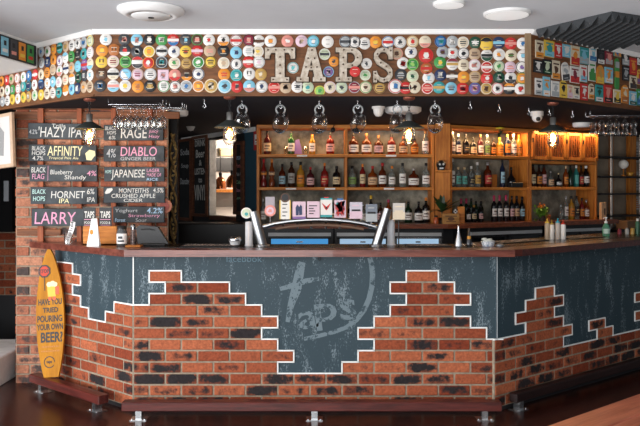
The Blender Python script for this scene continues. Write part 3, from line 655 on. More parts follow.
# bar top
def wpt(fr, x, y): v = fr @ Vector((x, y, 0)); return (v.x, v.y)
M_TOPD = mat('dark_bar_mat_top', '1d1a1a', rough=.25, var=.3, vscale=5)
OV = .11
fa, fb_ = wpt(BL, -1.36, -OV), (-1.4416, 5.59)
ctop = thing('worktop', 'polished reddish timber bar top running along the front and up to the pillar', 'bar top', T(0, 0, 0))
c0 = (-1.385, 6.22)
tp = MB().slab([fa, fb_, (1.435, 5.59), (1.435, 5.68), (1.27, 6.2), (-1.17, 6.2), (-1.42, 6.515)], ZP, ZT)
part('timber_top', tp, M_REDWOOD, ctop)
inl = MB().slab([wpt(BL, -.98, .16), wpt(BL, -.05, .16), (-1.30, 5.80), (1.28, 5.80), (1.17, 6.19), (-1.19, 6.19), (-1.43, 6.49)], ZT, ZT + .002)
part('black_inlay', inl, M_TOPD, ctop)
ct2 = thing('worktop', 'darker timber bar top along the shadowed side of the bar by the squeeze bottles', 'bar top', T(0, 0, 0))
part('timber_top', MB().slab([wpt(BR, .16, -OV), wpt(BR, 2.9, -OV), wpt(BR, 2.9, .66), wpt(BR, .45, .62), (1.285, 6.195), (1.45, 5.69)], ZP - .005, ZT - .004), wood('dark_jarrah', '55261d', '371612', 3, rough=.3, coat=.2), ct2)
part('black_inlay', MB().slab([wpt(BR, .16, .1), wpt(BR, 2.85, .1), wpt(BR, 2.85, .64), wpt(BR, .5, .6), (1.32, 6.2), wpt(BR, .2, .16)], ZT - .004, ZT - .002), M_TOPD, ct2)
# foot rails on steel brackets
def rail(fr, x0, x1, y, brs, label, wd=None, hw=.045):
    r = thing('foot_rail', label, 'foot rail', fr @ T(0, y, 0), 'foot rails round the bar')
    part('rail_beam', MB().bbox((x0, -hw, .066), (x1, hw, .132), .006), wd or M_DARKRED, r)
    for b in brs:
        part('bracket', MB().box((b - .022, -.03, .004), (b + .022, .03, .066)).box((b - .06, -.05, 0), (b + .06, .05, .005)).lathe([(.006, 0), (.006, .006)], 6, 0, T(b - .045, -.03, .004)).lathe([(.006, 0), (.006, .006)], 6, 0, T(b + .045, -.03, .004)), M_STEEL, r)
rail(BF, -.03, 2.71, -.19, [.09, 1.36, 2.59], 'long dark red timber foot rail on three steel brackets along the bar front')
rail(BL, -1.17, -.13, -.17, [-1.02, -.22], 'dark red timber foot rail at the slanting bar end, under the surfboard')
rail(BR, .1, 2.6, -.07, [.17, 2.4], 'timber foot rail with shade put into its colour along the darker side of the bar', wood('shade_darkened_rail_timber', '2b1816', '1c0f0e', 3), .035)  # darker copy of the rail wood, painting in the shade on this side

# ================================================================== SURFBOARD
sb_bot, sb_top = Vector((-2.185, 6.19, .136)), Vector((-2.255, 6.335, 1.166))
zax = (sb_top - sb_bot).normalized(); xax = Vector((1, -.12, 0)); xax = (xax - zax * xax.dot(zax)).normalized(); yax = zax.cross(xax)
SM = Matrix(((xax.x, yax.x, zax.x, sb_bot.x), (xax.y, yax.y, zax.y, sb_bot.y), (xax.z, yax.z, zax.z, sb_bot.z), (0, 0, 0, 1)))
surf = thing('surfboard', 'yellow wooden surfboard sign with stop sign and black lettering leaning on the bar', 'surfboard', SM)
L = (sb_top - sb_bot).length
prof = [(0, .062), (.06, .078), (.16, .098), (.28, .113), (.42, .121), (.54, .119), (.66, .108), (.78, .088), (.88, .062), (.95, .038), (1, .012)]
out = [(w, t * L) for t, w in prof] + [(-w, t * L) for t, w in prof[::-1]]
M_SURF = wood('varnished_ply', 'bd7f1e', 'a56a18', 2.5, stretch=(6, 6, 1), rough=.6, spec=.2)
part('board', MB().prism(out, -.012, .012), M_SURF, surf)
sv = lambda px, py: hit(px, py, SM)
x0, z0 = sv(45.2, 271.3)
oc = lambda r: [(x0 + r * math.cos(PI / 8 + PI / 4 * i), z0 + r * math.sin(PI / 8 + PI / 4 * i)) for i in range(8)]
pole = MB().box((x0 - .003, -.0145, z0 - .16), (x0 + .003, -.012, z0)).prism(oc(.056), -.0145, -.012, 0)
part('stop_sign_outline', pole, pm('bk'), surf)
part('stop_sign', MB().prism(oc(.043), -.0155, -.012), mat('stop_red', 'c4391f', rough=.6), surf)
part('stop_lettering', text_mb('STOP', x0 - .039, x0 + .039, z0 - .017, z0 + .017, -.0165, bold=.03), pm('bk'), surf)
# plain glass of beer standing beside the stop sign
gx, gz = sv(52.5, 291)
part('beer_drawing', MB().prism([(gx - .034, gz - .045), (gx + .034, gz - .045), (gx + .04, gz + .05), (gx - .04, gz + .05)], -.0135, -.012, 0).prism(circ(.022, 10, gx - .022, gz + .055), -.0138, -.012, 1).prism(circ(.024, 10, gx + .008, gz + .06), -.0142, -.012, 1).prism(circ(.02, 10, gx + .03, gz + .053), -.0146, -.012, 1)
     .box((gx + .03, -.0136, gz - .03), (gx + .062, -.012, gz + .035), 2).box((gx - .03, -.0136, gz - .075), (gx - .006, -.012, gz - .045), 2).box((gx + .008, -.0136, gz - .075), (gx + .032, -.012, gz - .045), 2), [mat('beer_yellow', 'e8b33a'), mat('foam_cream', 'efdca8'), mat('drawing_red', 'd9572f')], surf)
for s, a, b, c, d in (('HAVE YOU', 39, 298.5, 62.5, 305), ('TRIED', 43.5, 307, 59, 313), ('POURING', 38, 315.2, 63, 322), ('YOUR OWN', 37.6, 323.6, 63.8, 330), ('BEER?', 41.5, 331.5, 63.5, 342.5)):
    xa, za = sv(a, b + .9); xb, zb = sv(c, d - 1)
    part('lettering', text_mb(s, xa, xb, zb, za, -.0135, bold=.03), pm('bk'), surf)
for k, (a, b, c) in enumerate([(43, 60, 347), (42, 61, 351.5)]):
    xa, za = sv(a, c); xb, _ = sv(b, c); mb = MB(); rnd = random.Random(k); x = xa
    while x < xb:
        w = rnd.uniform(.006, .02); mb.box((x, -.0135, za - .006), (min(x + w, xb), -.012, za + .006)); x += w + .006
    part('small_print', mb, mat('burnt_print', 'b5762c'), surf)
cx, cz = sv(50.2, 362)
spi = MB(); stroke(spi, [(cx + .044 * math.cos(a) * (1 - .0 * a), cz + .044 * math.sin(a)) for a in [-.55 - i * .29 for i in range(21)]], [.004] + [.007] * 19 + [.003], -.0136)
text_mb('taps', cx - .026, cx + .022, cz - .016, cz + .014, -.0136, 0, spi, bold=.02)
part('logo', spi, pm('bk'), surf)

# ================================================================== BEER BOARDS on the brick wall
def board(px, label, lines, tilt=0, group='chalk beer boards on the brick wall', fr=WL, y=-.065, mt=None, extra=None):
    x0, y0, x1, y1 = px
    a, zt = hit(x0, y0, fr, -y); b, zb = hit(x1, y1, fr, -y); w, h = b - a, zt - zb
    M = fr @ T(a, y, zb) @ RY(tilt)
    r = thing('beer_board', label, 'chalkboard', M, group)
    part('board', MB().bbox((0, -.014, 0), (w, .014, h), .003), mt or M_CHALK, r)
    for s, u0, v0, u1, v1, c in lines:        # u, v: fractions of the board, v from its top
        part('chalk_lettering', text_mb(s, u0 * w, u1 * w, (1 - v1) * h, (1 - v0) * h, -.0148, bold=.002, shear=.08), CH[c], r)
    if extra:
        for poly, c in extra: part('chalk_drawing', MB().add([(p[0] * w, -.0148, (1 - p[1]) * h) for p in poly[::-1]], [tuple(range(len(poly)))]), CH[c], r)
    return r
board((28.5, 123, 91, 138.7), 'slate beer board chalked HAZY IPA, topmost of the column near the pillar', [('Trilla', .38, .04, .6, .26, 'white'), ("'HAZY IPA", .17, .22, .86, .88, 'white'), ('4.2%', .02, .42, .15, .7, 'grey')], .015)
board((29, 144.5, 96.5, 161), 'slate beer board with big pale yellow lettering and a cream hop drawing', [('AFFINITY', .28, .08, .8, .66, 'cream'), ('BLACK', .05, .1, .25, .36, 'white'), ('HOPS', .05, .4, .25, .64, 'white'), ('4.7%', .06, .7, .22, .95, 'white'), ('Tropical Pale Ale', .3, .72, .74, .92, 'cream')], .012,
      extra=[([(.84, .5), (.9, .28), (.98, .35), (.99, .6), (.93, .92), (.86, .9)], 'cream')])
board((30, 164.8, 97.5, 181.5), 'slate beer board chalked Blueberry Shandy behind a pink divider line', [('BLACK', .03, .14, .24, .46, 'white'), ('FLAG', .04, .54, .22, .86, 'pink'), ('|', .27, .05, .28, .95, 'pink'), ('Blueberry', .31, .3, .64, .66, 'white'), ('Shandy', .52, .62, .84, .95, 'white'), ('4%', .85, .36, .99, .66, 'pink')])
board((31, 187, 97.5, 204), 'slate beer board with white capitals over cream IPA, above the fat pink lettering', [('BLACK', .03, .14, .23, .4, 'mint'), ('HOPS', .04, .55, .22, .82, 'mint'), ('HORNET', .31, .24, .82, .66, 'white'), ('IPA', .43, .68, .58, .95, 'cream'), ('6%', .85, .1, .96, .42, 'white'), ('IPA', .85, .6, .97, .88, 'white')])
board((32, 208.5, 84, 226), 'slate beer board with one word in fat pink letters, lowest in its column', [('LARRY', .06, .2, .86, .88, 'pink')])
board((104, 125, 163.5, 140.5), 'slate beer board with white capitals hanging just below the wine glasses', [('BLACK', .03, .1, .21, .34, 'white'), ('HOPS', .06, .4, .21, .62, 'white'), ('6%', .09, .7, .2, .93, 'white'), ('RAGE', .29, .2, .73, .86, 'white'), ('Juicy', .76, .3, .92, .56, 'pink'), ('Hazy', .76, .64, .94, .9, 'pink')])
board((104, 145.7, 164.5, 161.5), 'slate beer board chalked in pink capitals over GINGER BEER', [('4%', .05, .2, .2, .75, 'grey'), ('DIABLO', .28, .08, .88, .66, 'pink'), ('GINGER BEER', .28, .72, .86, .93, 'grey')])
board((104.5, 167, 164.5, 181.5), 'slate beer board chalked JAPANESE lager', [('HOPS', .02, .22, .12, .44, 'mint'), ('JAPANESE', .12, .18, .68, .9, 'white'), ('LAGER', .71, .12, .92, .36, 'pink'), ('MADE OF', .71, .44, .95, .66, 'pink'), ('RICE', .71, .76, .9, .94, 'blue')])
board((104, 186.7, 165, 202.7), 'slate beer board chalked CRUSHED APPLE CIDER', [('MONTEITHS', .25, .1, .74, .38, 'white'), ('CRUSHED APPLE', .13, .44, .85, .7, 'white'), ('CIDER', .33, .75, .64, .95, 'white'), ('4.5%', .81, .08, .98, .36, 'white')],
      extra=[([(.02, .38), (.06, .12), (.14, .08), (.15, .2), (.1, .4), (.04, .46)], 'white')])
board((113.5, 206.5, 164.5, 222.5), 'slate beer board chalked Strawberry Sour, lowest in the far column', [('Yoghurt', .04, .14, .48, .42, 'grey'), ('4.2%', .66, .08, .97, .42, 'blue'), ('Strawberry', .3, .46, .92, .72, 'pink'), ('Forest', .04, .72, .24, .95, 'blue'), ('Sour', .44, .72, .66, .97, 'grey')])
# ================================================================== ON THE BAR TOP
def on_top(px, py, z=ZT + .002):
    """the spot on the bar top seen at this place in the photo"""
    Y = (EYE - z) * F / (py - HY); return at(px, Y), Y, z
M_CARDW = mat('white_card', 'f3f1ee', rough=.6)
# receipt strip in a glass
x, y, z = on_top(62, 243.6)
x, y = -2.06, 6.22
g = thing('receipt_glass', 'small glass holding a curled white printed strip at the pillar end of the bar', 'glass', T(x, y, ZT))
part('glass_body', MB().lathe([(.03, 0), (.038, .095), (.036, .095), (.028, .006), (0, .006)], 16), M_CLEAR, g)
st = MB(); pts = [(-.01, 0, .01), (.0, 0, .05), (.018, .005, .1), (.035, .0, .15), (.045, -.02, .18), (.055, -.04, .19)]
vs = [(p[0] - .02, p[1] - .0, p[2]) for p in pts] + [(p[0] + .022, p[1] - .012, p[2] - .01) for p in pts]
st.add(vs, [(i, i + 6, i + 7, i + 1) for i in range(5)]); st.add([(v[0], v[1] + .001, v[2]) for v in vs], [(i, i + 1, i + 7, i + 6) for i in range(5)])
part('paper_strip', st, M_CARDW, g)
pr = MB()
for i in range(12):
    t = .1 + i * .07; k = t * 5; j = min(int(k), 4); f = k - j
    p = [pts[j][q] * (1 - f) + pts[j + 1][q] * f for q in range(3)]
    pr.box((p[0] - .008 - .004 * (i % 3), p[1] - .009, p[2] - .007), (p[0] + .01, p[1] - .0075, p[2]))
part('printing', pr, pm('ch'), g)
# white A-shaped tent card with a hole
x, y = at(94, 5.95), 5.95
tc_ = MB()
xs = lambda p: (p - 94) * 5.95 / F
za = lambda py: zz(py, 5.95) - ZT
tc_.prism([(xs(87), 0), (xs(99.5), 0), (xs(97.5), za(218.5)), (xs(92), za(218.5))], -.012, -.008); tc_.add([(xs(87.5), .05, 0), (xs(99), .05, 0), (xs(97.2), -.008, za(218.6)), (xs(92.2), -.008, za(218.6))], [(0, 3, 2, 1)])
c = thing('tent_card', 'white tapered tent card with an amber oval, standing before the wooden menu box', 'card', T(x, y, ZT))
part('card', tc_, M_CARDW, c)
part('amber_oval', MB().prism([(xs(92) + .014 * math.cos(t), za(232) + .02 * math.sin(t)) for t in [i * PI / 6 for i in range(12)]], -.0135, -.012), mat('amber_print', 'c98a2e'), c)
# wooden menu box with two black TAPS cards
x0, x1, Y = at(83, 6.12), at(116.5, 6.12), 6.12
mbx = thing('menu_box', 'honey coloured wooden box on the bar holding black food menus', 'box', T((x0 + x1) / 2, Y, ZT))
w = (x1 - x0) / 2; h = .15
part('box_panel', MB().box((-w, 0, 0), (w, .012, h)).box((-w, .11, 0), (w, .122, h)).box((-w, .012, 0), (-w + .012, .11, h)).box((w - .012, .012, 0), (w, .11, h)).box((-w, .0, 0), (w, .12, .01)), M_PINEH, mbx)
for i, (px, l) in enumerate([(89.5, 'black food menu card in the wooden box behind the white tent card'), (105.5, 'black food menu card in the wooden box beside the white-labelled jar')]):
    m_ = thing('menu_card', l, 'menu', T(at(px, 6.17), 6.17, ZT + .015), 'black menus in the wooden box')
    part('card', MB().box((-.05, -.004, 0), (.05, .004, .285)), mat('menu_black', '2a2b2d', rough=.5), m_)
    part('lettering', text_mb('TAPS', -.04, .04, .2, .255, -.0045, bold=.03), CH['white'], m_)
    part('lettering', text_mb('FOOD &', -.04, .04, .152, .172, -.0045, bold=.02), CH['white'], m_)
    part('rule_line', MB().box((-.042, -.0046, .185), (.042, -.004, .19)).box((-.042, -.0046, .14), (.042, -.004, .144)), CH['pink'], m_)
# jar with white label
x, y = at(122, 5.98), 5.98
j = thing('glass_jar', 'glass jar with white label and dark lid between the menu box and the till', 'jar', T(x, y, ZT))
part('jar_body', MB().lathe([(.036, 0), (.04, .006), (.04, .115), (.033, .128), (.033, .14)], 20), mat('jar_glass', '77797a', rough=.1, trans=.6, spec=.6), j)
part('label', MB().lathe([(.0408, .022), (.0408, .1)], 14, 0, None, PI * 1.05, PI * 1.95), M_CARDW, j)
part('label_print', MB().lathe([(.0412, .06), (.0412, .08)], 6, 0, None, PI * 1.3, PI * 1.6).lathe([(.0412, .035), (.0412, .05)], 6, 0, None, PI * 1.25, PI * 1.7), pm('ch'), j)
part('lid', MB().lathe([(.036, .135), (.036, .158), (.033, .16), (0, .16)], 20), M_IRON, j)
x, y = at(133, 6.05), 6.05
j = thing('pepper_shaker', 'slim glass shaker with pink and dark contents beside the white-labelled jar', 'shaker', T(x, y, ZT))
part('shaker_body', MB().lathe([(.024, 0), (.022, .09), (.02, .13)], 14), mat('dark_contents', '4c3f3c', rough=.2, var=.6, vscale=60, color2='a78d84'), j)
part('shaker_cap', MB().lathe([(.022, .13), (.024, .15), (.016, .17), (0, .172)], 14), M_STEEL, j)
single('coaster', MB().bbox((-.06, -.05, 0), (.06, .05, .012), .003), M_PINEH, T(at(136, 5.98) + .0, 5.93, ZT), 'small wooden coaster in front of the glass shaker', 'coaster')
# till: black touch screen seen from behind
tl = thing('till_screen', 'black sloping back of a till screen on the bar beside the glass shaker', 'till', T(at(152, 6.02), 6.02, ZT))
part('screen_body', MB().prism([(-.105, .02), (.105, .0), (.135, .02), (.05, .15), (-.09, .165), (-.12, .14)], -.03, .03), mat('till_plastic', '0c0c0e', rough=.4), tl)
part('screen_stand', MB().bbox((-.09, -.05, 0), (.12, .06, .022), .008), mat('till_plastic', '17181a'), tl)
part('highlight_edge', MB().tube([(-.08, -.034, .13), (-.02, -.036, .135), (.03, -.034, .125)], .004, 6), M_IRON, tl)
# bar mats with scattered print
def rubber_mat(px0, px1, y0, y1, z, label, fr=None, seed=0):
    if fr is None: x0, x1 = at(px0, y0), at(px1, y0); M = T((x0 + x1) / 2, (y0 + y1) / 2, z)
    else: x0, x1 = px0, px1; M = fr @ T((x0 + x1) / 2, (y0 + y1) / 2, z)
    w, d = (x1 - x0) / 2, (y1 - y0) / 2
    r = thing('bar_mat', label, 'bar mat', M, 'rubber bar mats')
    part('mat_base', MB().bbox((-w, -d, 0), (w, d, .008), .002), mat('rubber', '161617', rough=.7), r)
    p = MB(); rnd = random.Random(seed); n = int(w * 2 / .03)
    for i in range(n):
        xx = -w + .02 + (2 * w - .04) * i / n
        for yy in (-d * .6, d * .1, d * .6):
            if rnd.random() < .6: p.box((xx, yy, .008), (xx + rnd.uniform(.006, .02), yy + .03, .0088))
    p.box((-w + .02, -d * .6 - .001, .008), (w - .02, -d * .6 + .003, .0085)).box((-w + .02, d * .1 - .001, .008), (w - .02, d * .1 + .003, .0085)).box((-w + .02, d * .6 - .001, .008), (w - .02, d * .6 + .003, .0085)).box((-.002, -d * .6, .008), (.002, d * .6, .0085))
    part('mat_pattern', p, mat('mat_print_white', 'b8a79c', rough=.7), r)
rubber_mat(180, 238, 5.86, 6.1, ZT + .002, 'black rubber bar mat with pale print between the till and the round tap badge', seed=1)
rubber_mat(408, 452, 5.86, 6.1, ZT + .002, 'black rubber bar mat with pale print beside the white tap column', seed=2)
rubber_mat(.5, 1.12, .3, .52, ZT - .002, 'black rubber bar mat with pale print under the squeeze bottles', BR, seed=3)
rubber_mat(1.45, 1.95, .25, .5, ZT - .002, 'black rubber bar mat beneath the green pump bottle', BR, seed=4)
# ashtray-like steel tub
t_ = thing('drip_tub', 'small stacked steel and white tub on the bar near the round white tap badge', 'tub', T(at(235, 6.0), 6.0, ZT + .01))
part('tub', MB().lathe([(.035, 0), (.045, .03), (.05, .032)], 16), mat('white_plastic', 'dcdcdc', rough=.4), t_)
part('lid', MB().lathe([(.05, .034), (.052, .045), (.04, .062), (0, .064)], 16), M_STEEL, t_)
# tap tower: two chrome legs with an arched pipe between them, decals facing the room
YT = 6.0
lx = lambda p: at(p, YT)
tz = lambda p: zz(p, YT) - ZT
M_PIPE = mat('satin_chrome', 'a2a4a6', rough=.28, metal=1)
tw = thing('tap_tower', 'arched chrome beer tap tower with two splayed legs on the bar', 'beer tap', T(0, YT, ZT))
for a, b in (((262.5, 244), (253.5, 211.5)), ((376, 244), (387.5, 208.5))):
    p0, p1 = (lx(a[0]), 0, 0), (lx(b[0]), 0, tz(b[1]))
    part('leg', MB().tube([p0, p1], .038, 16).lathe([(.055, 0), (.055, .012), (.035, .016)], 18, 0, T(*p0)), M_PIPE, tw)
ar = [(263, 226.5), (275, 223.3), (290, 221), (305, 219.8), (320, 219.4), (335, 219.9), (350, 221.3), (364, 223.6), (376.5, 227)]
part('arched_pipe', MB().tube([(lx(a), 0, tz(b)) for a, b in ar], .021, 12), M_PIPE, tw)
part('under_pipe', MB().tube([(lx(a), .05, tz(b) - .045) for a, b in ar[1:-1]], .012, 10), mat('dark_wood_pipe', '6d5140', rough=.5), tw)
for px in (283, 297, 311, 326, 340, 356, 370):
    i = min(range(len(ar)), key=lambda k: abs(ar[k][0] - px))
    part('tap_spout', MB().tube([(lx(px), .01, tz(220)), (lx(px), .06, tz(222)), (lx(px), .075, tz(229))], .009, 8), M_STEEL, tw)
DECS = [(270.5, 195.5, 221.5, 10.5, 'gy', 'pk', 'grey tap decal with a pink disc, first of the tower row'), (285.3, 200, 219, 11, 'w', 'yl', 'white tap decal edged yellow with a round black top badge'),
        (299.2, 201.5, 218.8, 13, 'lp', 'pu', 'pink and purple tap decal with two dark upright shapes'), (313.4, 201.3, 217.5, 12.5, 'lp', 'bk', 'pale pink tap decal with lines of black print'),
        (326.3, 198, 217, 11.5, 'w', 'tl', 'white tap decal with teal and red bird-like emblem'), (340, 200, 217.5, 11.5, 'lp', 'rd', 'red patterned tap decal with a blue top'),
        (355.8, 202, 218.5, 12.5, 'gy', 'lp', 'grey and lavender tap decal beside the slate grey one'), (371.2, 204, 221.5, 11.5, 'ch', 'gy', 'slate grey tap decal beside the chrome leg'), (398.6, 203, 219.5, 12, 'gy', 'cr', 'grey and cream tap decal beyond the tower above the white column')]
for i, (px, y0, y1, w, c1, c2, l) in enumerate(DECS):
    x = lx(px); hw = w / 2 * YT / F; z0, z1 = zz(y1, YT), zz(y0, YT); h = z1 - z0
    r = thing('tower_decal', l, 'tap decal', T(x, YT - .035 if px < 390 else YT - .02, z0), 'decals along the tap tower')
    if i == 0:
        part('plate', MB().box((-hw * .9, 0, h * .3), (hw * .85, .008, h * .95)), mat('decal_grey', '9a949b'), r); part('disc', MB().prism(circ(hw * 1.08, 24, 0, h * .42), -.004, .004), pm('pk'), r)
        part('disc_print', MB().prism(circ(hw * .72, 20, 0, h * .42), -.006, .0, 0).prism(glyph(random.Random(3), hw * .5), -.007, 0, 1, T(0, 0, h * .42)), [pm('lp'), pm('pk')], r)
    else:
        part('plate', MB().box((-hw, 0, 0), (hw, .008, h)), {7: mat('decal_slate', '6f7782'), 6: mat('decal_lilac', 'b9b4bf'), 8: mat('decal_stone', 'bdb9b4')}.get(i, pm(c1)), r)
        p = MB(); rnd = random.Random(i); cs = [pm(c2), pm('bk'), pm('rd'), pm('tl'), pm('nv')]
        if i == 1:
            p.box((-hw, -.002, 0), (-hw * .82, 0, h)).box((hw * .82, -.002, 0), (hw, 0, h)); [p.box((-hw * .5, -.002, h * (.15 + .2 * k)), (hw * (.1 + .3 * (k % 2)), 0, h * (.2 + .2 * k)), 1) for k in range(4)]
            part('round_topper', MB().prism(circ(hw * .85, 20, 0, h * 1.12), -.001, .006, 0).prism(circ(hw * .62, 20, 0, h * 1.14), -.003, 0, 1), [pm('br'), pm('bk')], r)
        elif i == 2: p.box((-hw, -.001, 0), (hw, 0, h * .14)).prism([(q[0] - hw * .3, q[1] + h * .5) for q in [(-.01, -.04), (.012, -.04), (.015, .03), (0, .045), (-.012, .02)]], -.002, 0, 4).prism([(q[0] + hw * .25, q[1] + h * .5) for q in [(-.012, -.04), (.012, -.035), (.01, .03), (0, .045), (-.015, .02)]], -.002, 0, 4)
        elif i == 3: [p.box((-hw * .7, -.002, h * (.22 + .16 * k)), (hw * (.05 + .25 * (k % 2) + (.3 if k == 3 else 0)), 0, h * (.28 + .16 * k)), 1) for k in range(4)]
        elif i == 4:
            p.box((-hw, -.001, 0), (hw, 0, h * .12)).box((-hw, -.001, h * .92), (hw, 0, h)); p.prism([(-hw * .8, h * .75), (-hw * .3, h * .45), (0, h * .35), (hw * .3, h * .45), (hw * .8, h * .75), (0, h * .55)], -.003, 0, 2).prism(circ(hw * .2, 10, 0, h * .48), -.004, 0, 1)
            part('red_cap', MB().box((-hw * .4, 0, h), (hw * .4, .008, h * 1.06)), pm('rd'), r)
        elif i == 5:
            for k in range(14): p.prism([(q[0] + rnd.uniform(-.75, .75) * hw, q[1] + rnd.uniform(.08, .92) * h) for q in glyph(rnd, hw * .28)], -.002 - .0002 * k, 0, (0, 2, 3, 0, 4)[k % 5])
            part('blue_cap', MB().box((-hw * .5, 0, h), (hw * .5, .008, h * 1.1)), pm('bl'), r)
        else:
            p.box((-hw, -.001, h * .0), (hw, 0, h * .45)); p.box((-hw * .7, -.002, h * .45), (hw * .7, 0, h * .56), 1 if i != 8 else 0); p.box((-hw * .6, -.002, h * .75), (hw * .5, 0, h * .82), 0)
        part('print', p, cs, r)
    zb = -(z0 - ZT) if px > 390 else tz(ar[min(range(9), key=lambda k: abs(ar[k][0] - px))][1]) + ZT - z0
    part('stem', MB().tube([(0, .012, h * .3), (0, .014 if px > 390 else .03, zb)], .005, 8), M_IRON if px > 390 else M_STEEL, r)
# lone tap with a round badge, and the white column
lt = thing('beer_tap', 'short white tap column topped by a round pale badge', 'beer tap', T(at(249, 6.0), 6.0, ZT))
part('column', MB().lathe([(.036, 0), (.034, .01), (.03, .012), (.03, .19), (.0, .195)], 18), mat('white_enamel', 'c9cbcf', rough=.25), lt)
part('round_badge', MB().prism(circ(.043, 28, at(246.5, 6) - at(249, 6), tz(213)), -.012, .0, 0).prism(circ(.034, 24, at(246.5, 6) - at(249, 6), tz(213)), -.014, 0, 1).prism(circ(.014, 12, at(246.5, 6) - at(249, 6), tz(214)), -.015, 0, 2), [pm('w'), pm('pg'), pm('tl')], lt)
wc = thing('white_tap_column', 'plain white cylindrical tap column beside the chrome leg', 'beer tap', T(at(391, 6.08), 6.08, ZT))
part('column', MB().lathe([(.038, 0), (.033, .012), (.031, .015), (.031, .19), (.027, .205), (0, .208)], 20), mat('white_enamel', 'c9cbcf'), wc)
# pourer cone, amber-capped bottle, black-and-white tub
c = thing('jigger_cone', 'tall silver cone-shaped pourer standing on the bar', 'pourer', T(at(458.5, 5.98), 5.98, ZT))
part('cone', MB().lathe([(.034, 0), (.026, .05), (.012, .1), (.006, .15), (.006, .165), (0, .166)], 18), M_STEEL, c)
c = thing('small_bottle', 'short bottle with amber neck band standing in a clear dish on the bar', 'bottle', T(at(469, 5.98), 5.98, ZT))
part('bottle_body', MB().lathe([(.02, 0), (.02, .045), (.009, .07), (.009, .14), (0, .141)], 14), mat('smoky_glass', '3b3c3f', rough=.1, spec=.6), c)
part('amber_band', MB().lathe([(.015, .055), (.015, .08)], 14), mat('amber_print', 'c98a2e'), c)
part('dish', MB().lathe([(.04, 0), (.06, .015), (.058, .016), (.04, .004)], 18), M_CLEAR, c)
c = thing('garnish_tub', 'blue and white patterned garnish tub heaped with pale slices on the bar', 'tub', T(at(488, 5.98), 5.98, ZT))
part('tub', MB().lathe([(.045, 0), (.055, .04), (.052, .04), (.04, .006)], 18), mat('blue_white', '6c7f96', rough=.4, var=.7, vscale=50, color2='e5e7ea'), c)
gb = MB(); rnd = random.Random(9)
for k in range(12): gb.lathe([(0, 0), (.022, .001), (.022, .005), (0, .006)], 10, 0, T(rnd.uniform(-.03, .03), rnd.uniform(-.03, .03), .035 + rnd.uniform(0, .02)) @ RX(rnd.uniform(-.6, .6)))
part('garnish_slice', gb, mat('pale_slice', 'c9cbc3', rough=.5), c)
c = thing('foil_packet', 'crumpled clear and dark packet lying beside the garnish tub', 'packet', T(at(500, 5.95), 5.95, ZT))
part('packet', MB().lathe([(.03, 0), (.035, .01), (.02, .022), (0, .024)], 7), mat('foil', '8a8d92', rough=.3, metal=.6), c)
# squeeze bottles on the shadowed bar side
for px, h, cc, bc, l in ((547.3, 122, 'd8b84a', 'b9a58c', 'tallest squeeze bottle, tan body and yellow cap'), (551.8, 110, 'a98d3c', 'e5e2dc', 'white squeeze bottle with olive cap beside the tan one'),
                         (557.8, 124, '3aa9c0', 'bdb5ad', 'greyish squeeze bottle with bright blue cap'), (563.2, 112, 'b23a2c', 'ecebe8', 'white squeeze bottle with red cap, last of its row')):
    Y = .444 * F / (239.3 - HY); b = thing('squeeze_bottle', l + ' on the bar', 'squeeze bottle', T(at(px, Y), Y, ZT - .004), 'squeeze bottles on the bar')
    H = h / 1000 * 1.15
    part('bottle_body', MB().lathe([(.021, 0), (.023, .004), (.023, H), (.016, H + .012)], 16), mat('squeeze_' + bc, bc, rough=.4), b)
    part('cap', MB().lathe([(.02, H + .008), (.02, H + .018), (.008, H + .024), (.004, H + .05), (0, H + .05)], 14), mat('cap_' + cc, cc, rough=.4), b)
Y = .444 * F / (236.3 - HY)
b = thing('pump_bottle', 'green hand sanitiser bottle with white pump on the shadowed bar side', 'pump bottle', T(at(606, Y), Y, ZT - .004))
part('bottle_body', MB().lathe([(.032, 0), (.034, .006), (.034, .085), (.026, .112), (.013, .122), (.013, .13)], 18), mat('green_gel', '7fc9a6', rough=.1, trans=.5, ior=1.35), b)
part('pump', MB().lathe([(.016, .128), (.016, .145), (.006, .147), (.006, .175), (.012, .177), (.012, .186), (0, .187)], 14).tube([(0, 0, .182), (-.02, -.012, .182), (-.034, -.02, .174)], .005, 8), M_CARDW, b)
part('label', MB().lathe([(.0345, .03), (.0345, .075)], 10, 0, None, PI * 1.15, PI * 1.85), mat('gel_label', 'cfe6da', rough=.5), b)
for px, c, cap, h, l in ((619.5, '8d2f3f', '6b1f2c', .06, 'small dark pink tub on the far bar end'), (627, 'b9b9b5', '8a8a8a', .065, 'small pale pot on the far bar end by the pink tub'), (632.5, 'c9a456', '5b4a2c', .075, 'small amber jar on the far bar end'), (637.5, '3a6b50', 'd8d8d4', .16, 'dark green bottle with pale cap at the far bar end')):
    Y = .444 * F / (234.2 - HY); b = thing('small_jar', l, 'jar', T(at(px, Y), Y, ZT - .004), 'small containers at the far bar end')
    part('jar_body', MB().lathe([(.02, 0), (.021, h * .7), (.012, h * .85)], 14), mat('jar_' + c, c, rough=.3), b); part('cap', MB().lathe([(.013, h * .83), (.013, h), (0, h)], 12), mat('jarcap_' + cap, cap, rough=.4), b)
